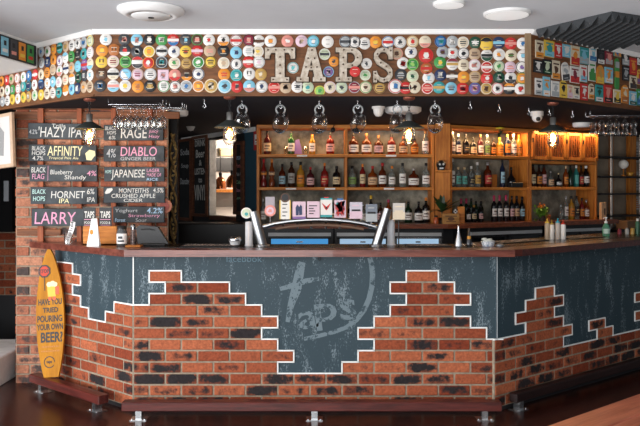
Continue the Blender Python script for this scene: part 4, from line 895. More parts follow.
# ================================================================== SHELVING BEHIND THE BAR
M_STONE = mat('mottled_plaster', 'a6a292', rough=.8, var=.55, vscale=8, color2='66645a')
Z1, Z2, Z0 = 2.037, 1.690, 1.312                      # shelf tops, back counter
def shelf_unit(name, fr, x0, x1, divs, label, top=True, zs=(Z1, Z2), depth=.3, ztop=ZS - .01):
    r = thing(name, label, 'shelving', fr @ T(x0, 0, Z0), 'shelving bays behind the bar'); w = x1 - x0; H = ztop - Z0
    part('back_panel', MB().box((0, depth, 0), (w, depth + .02, H)), M_STONE, r)
    for d in [0] + divs + [w - .03]: part('upright', MB().bbox((d, 0, 0), (d + .03, depth, H), .003), M_PINE, r)
    part('top_board', MB().bbox((0, -.006, H - .04), (w, depth, H), .003), M_PINEH, r)
    for z in zs: part('shelf_board', MB().bbox((.005, -.006, z - Z0 - .032), (w - .005, depth, z - Z0), .003), M_PINEH, r)
    return r
xa, xb = at(256.5, 8), at(434.5, 8)
u1 = shelf_unit('bottle_shelf', U1, xa, xb, [at(344.5, 8) - xa], 'honey timber shelving behind the tap tower, two bays of spirits')
for i, (px, zz_) in enumerate([(302, Z1), (391, Z1), (291, Z2), (330, Z2), (389, Z2)]):
    part('price_strip', MB().box((at(px, 8) - xa - .055, -.011, zz_ - Z0 - .026), (at(px, 8) - xa + .055, -.005, zz_ - Z0 - .008)), M_CARDW, u1)
u2 = shelf_unit('bottle_shelf', U2, 0.002, 1.14, [], 'honey timber shelving with wine and liqueurs beside the palm and wooden panel')
u3 = shelf_unit('bottle_shelf', U2, 1.143, 2.24, [], 'honey timber shelving under the lattice doors', zs=(Z2 + .005, ZS - .365))
ld = thing('lattice_door_cabinet', 'honey timber cupboard with four slatted lattice doors above gin bottles', 'cupboard', U2 @ T(1.143, -.012, ZS - .36))
W = 1.097; n = 4
for k in range(n):
    a = .01 + k * (W - .02) / n; b = a + (W - .02) / n - .012
    d = part('door', MB().box((a, -.02, .01), (a + .035, 0, .33)).box((b - .035, -.02, .01), (b, 0, .33)).box((a, -.02, .01), (b, 0, .045)).box((a, -.02, .295), (b, 0, .33)), M_PINE, ld)
    s = MB()
    for j in range(5):
        q = a + .035 + (b - a - .07) * (j + .5) / 5; s.box((q - .009, -.016, .04), (q + .009, -.006, .3))
    part('lattice_slat', s, wood('dark_slat', '8f4f1f', '6a3513', 3, stretch=(10, 10, 1)), d)
    part('hinge', MB().box((a - .004, -.025, .2), (a + .014, -.018, .25)), M_IRON, d)
# panel between the bays with a tiny shelf
pn = thing('timber_divider', 'tall honey timber panel with a tiny shelf between the two shelving runs', 'panel', T(at(434.8, 8), 7.965, Z0))
wpn = at(449.6, 8) - at(434.8, 8)
part('panel_board', MB().bbox((0, 0, 0), (wpn, .03, ZS - Z0), .003), M_PINE, pn)
part('tiny_shelf', MB().bbox((.0, -.12, zz(170.5, 8) - Z0 - .02), (wpn * .95, 0, zz(170.5, 8) - Z0), .003), M_PINEH, pn)
sk = thing('black_figurine', 'small black skull-like figurine on the tiny corner shelf', 'figurine', T(at(441, 7.9), 7.9, zz(170.5, 8) + .001))
part('figurine_body', MB().ball((0, 0, .055), .05, n=14).lathe([(.035, 0), (.04, .02), (.03, .04)], 14), mat('figurine_black', '1b1d1f', rough=.3), sk)
part('figurine_face', MB().ball((-.018, -.042, .06), .012, n=8).ball((.018, -.042, .06), .012, n=8).box((-.02, -.045, .012), (.02, -.034, .026)), mat('figurine_white', 'c7cdd0'), sk)
# back counter
bcn = thing('back_counter', 'reddish timber back counter below the bottle shelving', 'counter', T(0, 0, 0))
def w2(x, y): v = U2 @ Vector((x, y, 0)); return (v.x, v.y)
part('counter_top', MB().slab([(-.72, 8.3), (-.72, 7.74), (1.30, 7.74), w2(.0, -.24), w2(2.33, -.24), w2(2.33, .32), w2(0, .3), (1.2, 8.26)], Z0 - .045, Z0), wood('back_counter_timber', '8a4a2e', '5f2f1c', 3, rough=.3, coat=.2), bcn)
M_FR = mat('fridge_black', '17181b', rough=.35)
part('counter_base', MB().slab([(-.7, 8.28), (-.7, 7.95), (1.3, 7.95), w2(0, -.05), w2(2.3, -.05), w2(2.3, .3), w2(0, .28), (1.2, 8.22)], 0, Z0 - .045), M_FR, bcn)
def fridge(fr, x0, x1, label, frame_, glow, door_split=1):
    y0 = -.2
    r = thing('bar_fridge', label, 'fridge', fr @ T(x0, y0, 0), 'fridges under the back counter'); w = x1 - x0
    part('fridge_body', MB().box((0, .02, 0), (w, .14, Z0 - .05)), M_FR, r)
    H = Z0 - .09
    part('vent_strip', MB().box((.02, 0, H - .035), (w - .02, .02, H)), mat('fridge_strip', 'b9bec2', rough=.4, metal=.2), r)
    for k in range(door_split):
        a, b = .02 + k * (w - .02) / door_split, .02 + (k + 1) * (w - .02) / door_split - .02
        d = part('door', MB().box((a, -.0, .1), (a + .03, .02, H - .05)).box((b - .03, 0, .1), (b, .02, H - .05)).box((a, 0, .1), (b, .02, .14)).box((a, 0, H - .062), (b, .02, H - .048)), frame_, r)
        part('glass_pane', MB().box((a + .03, .008, .14), (b - .03, .012, H - .062)), glow, d)
        part('handle', MB().box((a + (b - a) * .45, -.02, H - .1), (a + (b - a) * .55, 0, H - .085)), M_STEEL, d)
GB = mat('lit_fridge_glass', '245a86', rough=.15, emit='4a94cf', estr=.75)
GW = mat('lit_fridge_glass_pale', '7d95a5', rough=.15, emit='a9cbe8', estr=.6)
GD = mat('dark_fridge_glass', '16191c', rough=.12)
fridge(T(0, 7.98, 0), at(266, 7.75), at(333, 7.75), 'black bar fridge with blue lit glass door behind the tap tower', M_FR, GB)
fridge(T(0, 7.98, 0), at(335, 7.75), at(391, 7.75), 'black bar fridge with pale lit glass door behind the arched pipe', M_FR, GW)
fridge(T(0, 7.98, 0), at(392.5, 7.75), at(444, 7.75), 'steel-framed bar fridge with pale lit glass beside the white column', M_STEEL, GW)
fridge(U2, .1, 1.15, 'dark bar fridge in shadow below the red wines', M_FR, GD, 2)
fridge(U2, 1.2, 2.25, 'dark bar fridge in shadow behind the squeeze bottles', M_FR, GD, 2)

# ------------------------------------------------------------------ bottles
PROF = dict(
 std=[(0, .94), (.02, 1), (.56, 1), (.66, .86), (.73, .42), (.8, .34), (.93, .33)],
 wine=[(0, .95), (.02, 1), (.58, 1), (.68, .82), (.76, .42), (.93, .37)],
 squat=[(0, .95), (.03, 1), (.5, 1), (.62, .9), (.7, .4), (.8, .27), (.93, .26)],
 tall=[(0, .94), (.02, 1), (.66, 1), (.76, .6), (.82, .4), (.93, .36)],
 ball=[(0, .5), (.06, .85), (.25, 1), (.44, .88), (.58, .4), (.7, .24), (.93, .24)],
 stack=[(0, .9), (.08, 1), (.24, .95), (.33, .62), (.42, .95), (.56, 1), (.66, .7), (.76, .42), (.93, .36)])
GL = dict(amb=('8a3f14', .3), dam=('5a2410', .2), red=('7d1f1c', .2), mar=('4a1a20', .1), grn=('1f5a2c', .15), dgr=('142d1c', .05), blk=('131215', 0), clr=('b9bfba', .75), org=('c96a1e', .2), teal=('2c7f7a', .2), gold=('c08a2c', .25), brn=('3a1f12', .1), nvy=('1c2740', .05), pur=('5b4a80', .1), gry=('7d8280', .5))
def glassmat(k):
    c, t = GL[k]; return mat('bottle_' + k, c, rough=.08, trans=t, spec=.6)
GN = dict(amb='amber', dam='dark amber', red='red', mar='maroon', grn='green', dgr='dark green', blk='black', clr='clear', org='orange', teal='teal', gold='golden', brn='brown', nvy='navy', pur='purple', gry='smoky')
CAPC = dict(bk='1d1c1e', og='d9812f', rd='b8262c', w='e9e7e2', go='b98a3c', sv='b9bcbf', cr='d8bf95', yl='e3b83a', wd='b07a45', cp='b5623c', tl='2f8f8f', mg='b0345c')
CN = dict(bk='black', og='orange', rd='red', w='white', go='gold', sv='silver', cr='cork', yl='yellow', wd='wooden', cp='copper', tl='teal', mg='crimson')
LABC = dict(w='efece6', cr='e0cba0', be='d9b48c', bk='242325', rd='b0302a', og='db8a35', gn='7fa05a', gy='a9a9a5', tl='5fb0a5', lb='9cc4d4', pk='e0b4b4', go='c79a48', br='8a5a34', nv='2c3a5a')
LN = dict(w='white', cr='cream', be='beige', bk='black', rd='red', og='orange', gn='green', gy='grey', tl='teal', lb='light blue', pk='pink', go='gold', br='brown', nv='navy')
_pc = {}
def bottle(M, h, r, ty, g, cap, lab, label, group, name='bottle'):
    b = thing(name, label, 'bottle', M, group)
    k = (ty, round(h, 3), round(r, 3))
    P = [(q * r, z * h) for z, q in PROF[ty]]
    def get(key, f, m):
        kk = (key, k, m.name)
        if kk not in _pc: _pc[kk] = f().mesh(key, m)
        return _pc[kk]
    link('bottle_glass', get('bottle_glass', lambda: MB().lathe(P + [(P[-1][0], h * .93)], 14), glassmat(g)), None, b)
    nr = P[-1][0]
    z0 = .78 if ty in ('wine',) and cap in ('rd', 'mg') else .88
    link('bottle_cap', get('bottle_cap' + str(z0), lambda: MB().lathe([(nr * 1.12, h * z0), (nr * 1.14, h), (nr * .9, h * 1.005), (0, h * 1.005)], 12), mat('cap_' + cap, CAPC[cap], rough=.4, metal=.7 if cap in ('sv', 'cp') else 0)), None, b)
    if lab:
        za, zb = dict(std=(.14, .48), wine=(.2, .5), squat=(.12, .46), tall=(.16, .56), ball=(.14, .36), stack=(.43, .55))[ty]
        def lb_():
            rr = max(q for z, q in PROF[ty]) * r * 1.015 if ty != 'ball' else r * 1.02
            return MB().lathe([(rr, h * za), (rr, h * zb)], 10, 0, None, PI * 1.08, PI * 1.92)
        def pr_():
            rr = r * 1.03; zm = (za + zb) / 2
            return MB().lathe([(rr, h * (zm + .02)), (rr, h * (zm + .07))], 6, 0, None, PI * 1.28, PI * 1.72).lathe([(rr, h * (zm - .08)), (rr, h * (zm - .05))], 6, 0, None, PI * 1.2, PI * 1.6)
        l = link('bottle_label', get('bottle_label', lb_, mat('label_' + lab, LABC[lab], rough=.6)), None, b)
        link('label_print', get('label_print', pr_, mat('label_ink', '5a4038', rough=.6) if lab not in ('bk', 'nv', 'rd') else mat('label_goldink', 'd8c08a', rough=.5)), None, l)
    return b
# photo column, height and width in photo pixels, shape, glass, cap, label
ROWS = [
 (U1, .1, Z1, 'top shelf of the first bay', '267.5 24 8 std mar bk cr|291.3 27 7 std grn bk w|312.3 20 6.5 tall gold og w|330.2 22 8.5 std red bk pk'),
 (U1, .1, Z1, 'top shelf of the second bay', '353.6 21 10.5 squat dam bk w|366.6 21 10.5 squat amb wd w|378.6 19 9.5 squat dam wd pk|391.6 20 9 std red bk w|403.2 18 9 squat amb cp be|414.6 16 8 std amb bk og|425.4 25 7 tall clr wd w'),
 (U1, .1, Z2, 'middle shelf of the first bay', '263.7 28 6.5 stack red rd og|271.8 28 6.5 stack amb og be|282.2 23 7 std dam bk lb|291.4 25 7 tall brn bk gy|300.6 25 8 std gold bk og|310.5 20 8 squat mar rd pk|324.6 24 8 squat red og rd|336.6 21 8 std blk bk cr'),
 (U1, .1, Z2, 'middle shelf of the second bay', '352.3 21 8.5 std clr bk gn|362.6 23 6 tall red og cr|372.6 21 10 squat amb rd be|382.5 24 8 std dam rd w|392 21 7 std clr og w|402.6 24 7 tall clr bk w|413.7 19 11 squat dam sv w|427 24 8 std clr bk w'),
 (U1, .1, Z0, 'counter of the first bay', '263 24 6 std gry sv w|283 26 7 std dgr go bk|296.5 17 6 std clr sv w|304.5 18 6 std clr w gy|332.5 20 7 std brn bk cr'),
 (U1, .1, Z0, 'counter of the second bay', '350 20 7 std brn bk gy|363 19 7 std clr sv w|371 27 7 std blk yl go|380.5 20 6.5 std brn bk pk|388.5 23 7.5 std amb mg be|408.3 21 8 std dgr bk w|418.7 21 9 squat blk bk w|428.8 25 8 std blk og w'),
 (U2, .1, Z1, 'top shelf of the wine bay', '452.5 23 6 tall gry w w|458.3 21 6 std nvy w w|465.8 21 7 std blk bk bk|473 18 7.5 squat blk bk cr|480.3 21 6.5 std mar wd w|487 21 6.5 std clr w gn|493.2 18 6 std brn bk og|499.6 19 7.5 std gold yl og|507.2 22 7 tall nvy yl og|513.2 26 7 tall clr w w|520.2 22 6.5 tall gold og og'),
 (U2, .1, Z2, 'middle shelf of the wine bay', '452.6 31 5 tall clr w w|458.4 20 6.5 tall clr cr tl|464.3 20 6.5 tall clr cr tl|471.2 21 7 std clr w bk|477.4 25 7.5 std clr w go|487.6 25 8.5 std dam sv rd|502.4 29 5.5 tall nvy bk lb|511.3 20 9 ball blk bk'),
 (U2, .2, Z0, 'counter of the wine bay, back row', '461 23 5.6 wine dgr mg|466.3 23 5.6 wine dgr mg|471.2 23 5.6 wine dgr bk|476 20 5.6 wine dgr bk|481 20 5.6 wine dgr bk'),
 (U2, .05, Z0, 'counter of the wine bay, front row', '468.3 16 5.6 wine blk bk w|473.8 17 5.6 wine blk go cr|480.6 17 5.6 wine blk bk pk|494 26 6 wine blk mg w|499.6 26 6 wine blk mg w|506 26 6 wine blk mg w|511.8 25 5.6 wine blk bk pk|516.6 25 6 wine blk bk be|523.2 24 6 wine blk bk lb'),
 (U2, .1, Z2 + .005, 'shelf under the lattice doors', '533 23 6 tall brn bk cr|539 22 6.5 std brn bk og|544 23 5.5 tall dam bk pk|550.6 16 7 squat gry sv be|558.5 14 7 ball blk cr w|565.8 21 5.5 std amb cr og|570.4 23 5.5 tall dgr bk|576.2 24 5.5 tall teal w tl|581 22 5.5 std brn bk rd|587.6 22 7 wine blk w w'),
 (U2, .1, Z0, 'counter under the lattice doors', '561 15 5 tall clr sv|566 23 5 tall clr sv w|571.4 23 6.5 std gold bk yw|576.6 23 5.5 tall clr bk bk|581.8 21 5.5 std red bk og|587.8 19 6 std amb sv w')]
for fr, yo, z, where, dat in ROWS:
    es = dat.split('|')
    for i, e in enumerate(es):
        q = e.split(); px, hp, wp = map(float, q[:3]); ty, g, cap = q[3:6]; lab = q[6] if len(q) > 6 else None
        if lab == 'yw': lab = 'og'
        x, _ = hit(px, 200, fr, -yo); Y = (fr @ Vector((x, yo, 0))).y; h = hp * Y / F; r = wp * Y / F / 2 * .96
        lim = {Z1: ZS - .06, Z2: Z1 - .034, Z2 + .005: ZS - .4, Z0: Z2 - .034}[z] - z; h = min(h, lim - .006)
        if fr is U1:
            m_ = at(344.5, 8); lo, hi = (xa + .034, m_ - .003) if 'first' in where else (m_ + .034, xb - .034); x = min(max(x, lo + r), hi - r)
        if fr is U2:
            lo, hi = (.037, 1.105) if 'wine' in where else (1.18, 2.2); x = min(max(x, lo + r), hi - r)
        l = f'{GN[g]} bottle with {CN[cap]} cap' + (f' and {LN[lab]} label' if lab else '') + f', {ORD[i]} on the {where}'
        if len(l.split()) > 15: l = f'{GN[g]} bottle' + (f', {LN[lab]} label' if lab else f', {CN[cap]} cap') + f', {ORD[i]} on the {where}'
        bottle(fr @ T(x, yo, z + .0005), h, r, ty, g, cap, lab, l, 'bottles on the ' + where)
def sit(px, Y, z): return T(at(px, Y), Y, z + .0005)
single('purple_bag', MB().prism([(-.04, 0), (.045, 0), (.035, .08), (.01, .165), (-.03, .15), (-.035, .08)], -.02, .02), mat('lilac_velvet', '9b7fc0', rough=.8), sit(298, 8.12, Z1), 'lilac cloth pouch leaning against the green bottle on the top shelf', 'pouch')
for px, l in ((286.4, 'small clear tumbler beside the green bottle on the top shelf'), (305.4, 'small clear tumbler beside the lilac pouch on the top shelf')):
    single('tumbler', MB().lathe([(.024, 0), (.03, .09), (.028, .09), (.022, .006), (0, .006)], 14), thin_glass('shelf_glass', (.9, .93, .92), .4), sit(px, 8.12, Z1), l, 'glass', 'tumblers on the top shelf')
for px, py, l in ((333, 130, 'black lamp-like bulb hanging under the shelving top in the first bay'), (356, 130, 'black lamp-like bulb hanging under the shelving top in the second bay')):
    z = zz(py, 7.96)
    single('black_spotlight', MB().ball((0, 0, 0), .027, n=12).tube([(0, 0, .02), (.01, 0, .05), (.018, .02, ZS - .05 - z + .03)], .005, 6), M_IRON, T(at(px, 7.96), 7.96, z), l, 'spotlight', 'black spotlights on the shelving')
# wooden boxes, checkered tube, palm, flowers
x0 = at(442, 7.82)
bx = thing('wooden_crate', 'small stamped wooden box on the back counter by the palm', 'box', T(at(450.3, 7.84), 7.84, Z0))
M_CRATE = wood('crate_wood', 'b98a4e', '94672f', 3, stretch=(1, 10, 10))
part('crate_body', MB().bbox((-.085, -.05, 0), (.085, .06, .105), .003), M_CRATE, bx)
part('crate_stamp', MB().prism([(.035 * math.cos(t), .052 + .02 * math.sin(t)) for t in [i * PI / 8 for i in range(16)]], -.052, -.05).box((-.06, -.0515, .075), (.06, -.05, .086)).box((-.05, -.0515, .02), (.05, -.05, .028)), mat('stamp_brown', '5b3a22'), bx)
single('wedge_box', MB().prism([(-.055, 0), (.055, 0), (.055, .07), (.03, .09), (-.055, .05)], -.05, .05), M_CRATE, T(at(447, 7.96), 7.965, Z0 + .0), 'angled wooden box behind the stamped wooden box', 'box')
ck = MB()
for i in range(8):
    for j in range(9): ck.lathe([(.024, .0 + j * .0165), (.024, (j + 1) * .0165)], 1, (i + j) % 2, None, i * PI / 4, (i + 1) * PI / 4)
ck.lathe([(.0238, .148), (0, .149)], 8)
single('checkered_tube', ck, [pm('bk'), pm('w')], T(at(455.7, 7.95), 7.94, Z0), 'black and white checkered tube standing behind the stamped wooden box', 'tube')
tbx = thing('tall_wooden_box', 'tall wooden presentation box beside the checkered tube', 'box', T(at(461.6, 7.9), 7.95, Z0))
part('box_body', MB().bbox((-.036, -.035, 0), (.036, .035, .175), .003), M_PINEH, tbx); part('box_lid', MB().bbox((-.037, -.036, .1), (.037, .036, .104), .001), M_CRATE, tbx)
jr = thing('orange_jar', 'small orange jar beside the palm pot on the back counter', 'jar', T(at(436, 7.84), 7.84, Z0))
part('jar_body', MB().lathe([(.026, 0), (.028, .05), (.018, .07)], 14), mat('orange_glass', 'a8512a', rough=.2), jr); part('lid', MB().lathe([(.02, .068), (.02, .085), (0, .085)], 12), M_IRON, jr)
pl = thing('potted_palm', 'dark green spiky palm in a pot in front of the corner panel', 'plant', T(at(442, 7.89), 7.89, Z0))
part('pot', MB().lathe([(.028, 0), (.036, .06), (.033, .06), (.03, .05), (0, .05)], 14), mat('pot_dark', '3a2d26', rough=.7), pl)
lv = MB(); rnd = random.Random(5)
for k in range(22):
    a = rnd.uniform(0, 2 * PI); e = rnd.uniform(.3, 1.35); ln = rnd.uniform(.2, .31); pts = []
    for i in range(5):
        t = i / 4; pts.append((math.cos(a) * math.cos(e) * ln * t, math.sin(a) * math.cos(e) * ln * t * .3 - .02 * t, .12 + math.sin(e) * ln * t - .09 * t * t))
    w = [.006, .018, .02, .014, .001]; d = (-math.sin(a), math.cos(a))
    vs = [(p[0] + d[0] * w[i], p[1] + d[1] * w[i], p[2]) for i, p in enumerate(pts)] + [(p[0] - d[0] * w[i], p[1] - d[1] * w[i], p[2] - .002) for i, p in enumerate(pts)]
    lv.add(vs, [(i, i + 1, i + 6, i + 5) for i in range(4)])
lv.tube([(0, 0, .05), (0, 0, .13)], .006, 6)
part('leaves', lv, mat('palm_green', '22401f', rough=.4, var=.4, vscale=14), pl)
fp = thing('flowering_plant', 'leafy green pot plant with orange bloom on the back counter beside the wines', 'plant', U2 @ T(hit(534, 216, U2)[0], -.12, Z0))
part('pot', MB().lathe([(.03, 0), (.04, .06), (.037, .06), (.033, .05), (0, .05)], 14), mat('pot_dark', '3a2d26'), fp)
lv = MB()
for k in range(170):
    c = Vector((rnd.gauss(0, .045), rnd.gauss(0, .025), .09 + rnd.gauss(0, .035))); R_ = RZ(rnd.uniform(0, 6)) @ RX(rnd.uniform(-1, 1))
    lv.add([(0, -.026, 0), (.014, 0, .004), (0, .026, 0), (-.014, 0, .004)], [(0, 1, 2, 3)], 0, T(*c) @ R_)
part('leaves', lv, mat('leaf_green', '74a83c', rough=.5, var=.5, vscale=30), fp)
bl = MB()
for k in range(36):
    c = Vector((-.015 + rnd.gauss(0, .025), rnd.gauss(0, .018), .165 + rnd.gauss(0, .014))); R_ = RZ(rnd.uniform(0, 6)) @ RX(rnd.uniform(-1, 1))
    bl.add([(0, -.018, 0), (.014, 0, .004), (0, .018, 0), (-.014, 0, .004)], [(0, 1, 2, 3)], 0, T(*c) @ R_)
part('petals', bl, mat('petal_orange', 'e0801f', rough=.6), fp)
tp_ = thing('terracotta_pot', 'tiny empty terracotta pot beside the leafy plant', 'pot', U2 @ T(hit(544.6, 216, U2)[0], -.05, Z0))
part('pot_body', MB().lathe([(.024, 0), (.03, .05), (.034, .05), (.034, .066), (.03, .066), (.026, .03), (0, .03)], 14), mat('terracotta', 'b5734a', rough=.8), tp_)
fx, _ = hit(499.4, 124, U2, .02)
fw = thing('yellow_flower', 'yellow flower with dark leaf tied to the shelving front above the wine bay', 'flower', U2 @ T(fx, -.03, 2.228))
part('petals', MB().lathe([(.0, .098), (.05, .1), (.045, .115), (.0, .122)], 14), mat('petal_yellow', 'd8c22e', rough=.6, var=.3, vscale=30), fw)
part('stem', MB().tube([(0, 0, .0), (.0, 0, .1)], .006, 6).add([(-.02, -.005, .02), (.02, -.006, .05), (.035, -.004, .085), (-.01, -.004, .07)], [(0, 1, 2, 3)]).add([(-.03, .004, .0), (.01, .004, .03), (.0, .004, .06), (-.03, .004, .05)], [(0, 1, 2, 3)]), mat('dark_leaf', '2b3a26'), fw)
x, _ = hit(495.5, 185, U2, -.15)
single('orange_carton', MB().bbox((-.03, -.03, 0), (.045, .03, .145), .003), mat('orange_card', 'd58238', rough=.6), U2 @ T(x, .2, Z2), 'plain orange carton behind the middle-shelf bottles of the wine bay', 'carton')
x, _ = hit(514, 187, U2, -.05)
single('black_display_box', MB().bbox((-.1, -.04, 0), (.07, .04, .052), .003), mat('box_black', '161617', rough=.4), U2 @ T(x, .02, Z2), 'low black display box at the end of the middle shelf in the wine bay', 'box')
x, _ = hit(598.8, 205, U2, .0)
oc_ = thing('bottle_opener', 'pale wooden block with a dark slot at the far end of the back counter', 'opener', U2 @ T(x, -.06, Z0))
part('opener_board', MB().bbox((-.045, -.02, 0), (.04, .02, .2), .004), mat('pale_wood', 'c9a27c', rough=.6, var=.2, vscale=10), oc_)
part('opener_slot', MB().box((.0, -.022, .055), (.018, -.019, .13)), M_BLACK, oc_)
WORLD, EXPO = .13, .28
AREAS = [('shopfront_daylight', (-6.0, 2.2, 1.35), (0, 5.4, 1.5), 4.6, 2.3, 345, (.98, .985, 1)),
         ('street_window_daylight', (-2.2, -3.8, 1.3), (-.3, 6, 1.7), 5, 2.3, 230, (.97, .985, 1)),
         ('added_floor_uplight', (.3, .9, .03), (.3, 1.4, 3), 6, 2.4, 375, (1, .995, .98))]  # last one: unseen uplight added near the floor to brighten the ceiling
STRIPS = [(U1 @ T(.27, .05, ZS - .055), 1.6, 4.5), (U2 @ T(.57, .05, ZS - .055), 1.0, 6), (U2 @ T(1.69, -.06, ZS - .03), 1.0, 8)]
# ================================================================== SLANTED REAR WALL: boards and hatch
def frameboard(px, label, lines, name='framed_blackboard'):
    x0, y0, x1, y1 = px
    a, zt = hit(x0, y0, WB, .02); b, zb = hit(x1, y1, WB, .02); w, h = b - a, zt - zb
    r = thing(name, label, 'blackboard', WB @ T(a, -.013, zb), 'framed blackboards on the slanting black wall')
    part('board', MB().box((0, -.012, 0), (w, 0, h)), M_CHALKB, r)
    f = .06
    part('frame', MB().box((0, -.03, 0), (f, 0, h)).box((w - f, -.03, 0), (w, 0, h)).box((f, -.03, 0), (w - f, 0, f * .6)).box((f, -.03, h - f * .6), (w - f, 0, h)), wood('frame_timber', '7a4a33', '54301f', 3), r)
    for s, u0, v0, u1, v1, c in lines: part('chalk_lettering', text_mb(s, u0 * w, u1 * w, (1 - v1) * h, (1 - v0) * h, -.0128, bold=.02), CH[c], r)
frameboard((178, 140, 192.6, 221), 'tall framed blackboard with faint grey chalk, beside the twisted gold vine', [('Soda', .2, .12, .8, .2, 'grey'), ('Soup', .25, .3, .75, .37, 'grey'), ('Dancing', .18, .48, .85, .58, 'grey')])
frameboard((193, 137, 208.6, 217), 'framed blackboard chalked DRINK BEER & LISTEN TO VINYL', [('DRINK', .16, .05, .82, .13, 'white'), ('Beer', .22, .17, .78, .27, 'white'), ('&', .42, .3, .6, .37, 'white'), ('LISTEN', .14, .4, .84, .48, 'white'), ('to', .38, .52, .62, .58, 'white'), ('VINYL', .12, .61, .86, .8, 'white')])
a, zt = hit(236.4, 146, WB, .02)
frameboard((234.6, 142, 244.5, 215), 'narrow blackboard of coloured chalk lines beside the hatch', [('SPECIALS', .2, .2, .8, .25, 'blue'), ('Porter', .2, .3, .8, .36, 'red'), ('Pale Ale', .2, .42, .8, .47, 'grey'), ('Cider', .2, .53, .8, .58, 'green'), ('Stout', .2, .64, .8, .69, 'pink'), ('Lager', .2, .75, .8, .8, 'green')])
# hatch: an opening into a bright room; its wall beyond faces the bar
ht = thing('serving_hatch', 'bright opening in the black wall with a steel jamb, room and shelf beyond', 'hatch', WB @ T(hx0, 0, hz0))
w, h = hx1 - hx0, hz1 - hz0
M_HW = mat('hatch_white', 'd9d4cf', rough=.6)
part('hatch_lining', MB().box((-.62, .09, -.12), (-.6, 1.3, h + .12)).box((-.6, .09, -.14), (w + .1, 1.3, -.12)).box((-.6, .09, h + .12), (w + .1, 1.3, h + .14)).box((-.6, 1.3, -.14), (w + .1, 1.32, h + .14)).box((w + .1, .09, -.14), (w + .12, 1.32, h + .14)), M_HW, ht)
part('steel_jamb', MB().bbox((-.02, -.02, -.02), (0, .07, h), .004), mat('polished_jamb', 'd2d2d0', rough=.35, metal=.2, var=.35, vscale=7), ht)
part('hatch_sill', MB().bbox((0, -.03, -.05), (w, .02, 0), .004), wood('frame_timber', '7a4a33', '54301f', 3), ht)
H0 = -.06; HH = h + .1
part('inner_shelf', MB().box((-.6, .1, H0 + HH * .33), (-.42, 1.29, H0 + HH * .37)), M_PINEH, ht)
part('grey_panel', MB().box((-.6, .1, H0 + HH * .14), (-.58, 1.29, H0 + HH * .33)), mat('grey_panel', '8b8784', rough=.7), ht)
part('dark_sign', MB().box((-.6, .1, H0 + HH * .6), (-.57, 1.29, H0 + HH * .78)), M_BLACK, ht)
part('lit_sign', MB().bbox((-.6, .38, H0 + HH * .8), (-.55, .62, H0 + HH * .9), .004), mat('cream_sign', 'e3c78a', rough=.5), ht)
lights = []
def wb_at(px, py, depth):
    x, z = hit(px, py, WB, -depth); return WB @ Vector((x, depth, z))
cp = thing('copper_pendant', 'bell-shaped copper pendant lamp hanging in the hatch, nearer the steel jamb', 'pendant lamp', Matrix.Translation(wb_at(220.5, 189, .22)), 'copper pendants in the hatch')
s_ = 9.3 / F
part('lamp_shade', MB().lathe([(.072, 0), (.072, .085), (.055, .12), (.03, .15), (.02, .155)], 18), mat('copper', 'b86a3e', rough=.25, metal=.9), cp)
part('lamp_socket', MB().lathe([(.02, .15), (.022, .2), (.012, .215)], 12), M_IRON, cp)
part('cord', MB().tube([(0, 0, .21), (0, 0, .215 + .28)], .005, 6), M_IRON, cp)
copy_tree(cp, Matrix.Translation(wb_at(232, 187.5, .25)), 'bell-shaped copper pendant lamp hanging in the hatch, beside the coloured chalk list')
# red and white notice on the teal wall
a, zt = hit(253.5, 131, WB, .02); b, zb = hit(257.5, 150, WB, .02)
nt_ = thing('wall_notice', 'red and white notice on the teal wall beside the shelving', 'sign', WB @ T(a, -.013, zb))
part('notice_board', MB().box((0, -.006, 0), (.16, 0, zt - zb)), pm('rd'), nt_); part('notice_panel', MB().box((.025, -.008, .06), (.13, 0, zt - zb - .04)), M_CARDW, nt_)
part('notice_print', MB().box((.045, -.009, .1), (.11, -.008, .12)).box((.045, -.009, .075), (.1, -.008, .085)), pm('rd'), nt_)
# vine post
vp = thing('vine_post', 'dark post wound with a twisted golden vine beside the beer boards', 'post', T(at(174, 6.9), 6.9, 1.0))
part('post', MB().bbox((-.035, -.03, -1.0), (.035, .03, ZS - 1.0), .004), M_BLACK, vp)
v = MB()
for ph in (0, PI): v.tube([(.028 * math.sin(z * 14 + ph), -.045 + .012 * math.cos(z * 14 + ph), z) for z in [.12 + i * .03 for i in range(36)]], .011, 6)
part('vine', v, mat('golden_vine', '8f7440', rough=.6, var=.6, vscale=22, color2='4d3d22'), vp)
lv = MB(); rnd = random.Random(2)
for k in range(26):
    z = .15 + k * .04; lv.add([(0, 0, -.02), (.011, -.004, 0), (0, 0, .024), (-.011, -.004, 0)], [(0, 1, 2, 3)], 0, T(rnd.uniform(-.03, .03), -.06, z) @ RY(rnd.uniform(-1.2, 1.2)))
part('leaves', lv, mat('dry_leaf', 'a38a52', rough=.7), vp)
single('round_plaque', MB().prism(circ(.062, 24), -.02, 0, 0).prism(circ(.04, 20), -.024, 0, 1), [mat('plaque_wood', '8c4a2c', rough=.5), mat('plaque_red', '7a2c1e')], WL @ T(hit(167.5, 206, WL)[0] - .015, -.03, hit(167.5, 206, WL)[1]), 'round reddish wooden plaque at the end of the brick wall', 'plaque')
single('dark_cabinet', MB().bbox((-.55, 0, 0), (.27, .4, 1.32), .01), mat('cabinet_black', '17181a', rough=.45), T(-1.02, 7.72, 0), 'low black cabinet front behind the bar under the blackboards', 'cabinet')

# ================================================================== HANGING FROM THE SOFFIT
def soffit_Y(py): return (ZS - EYE) * F / (HY - py)
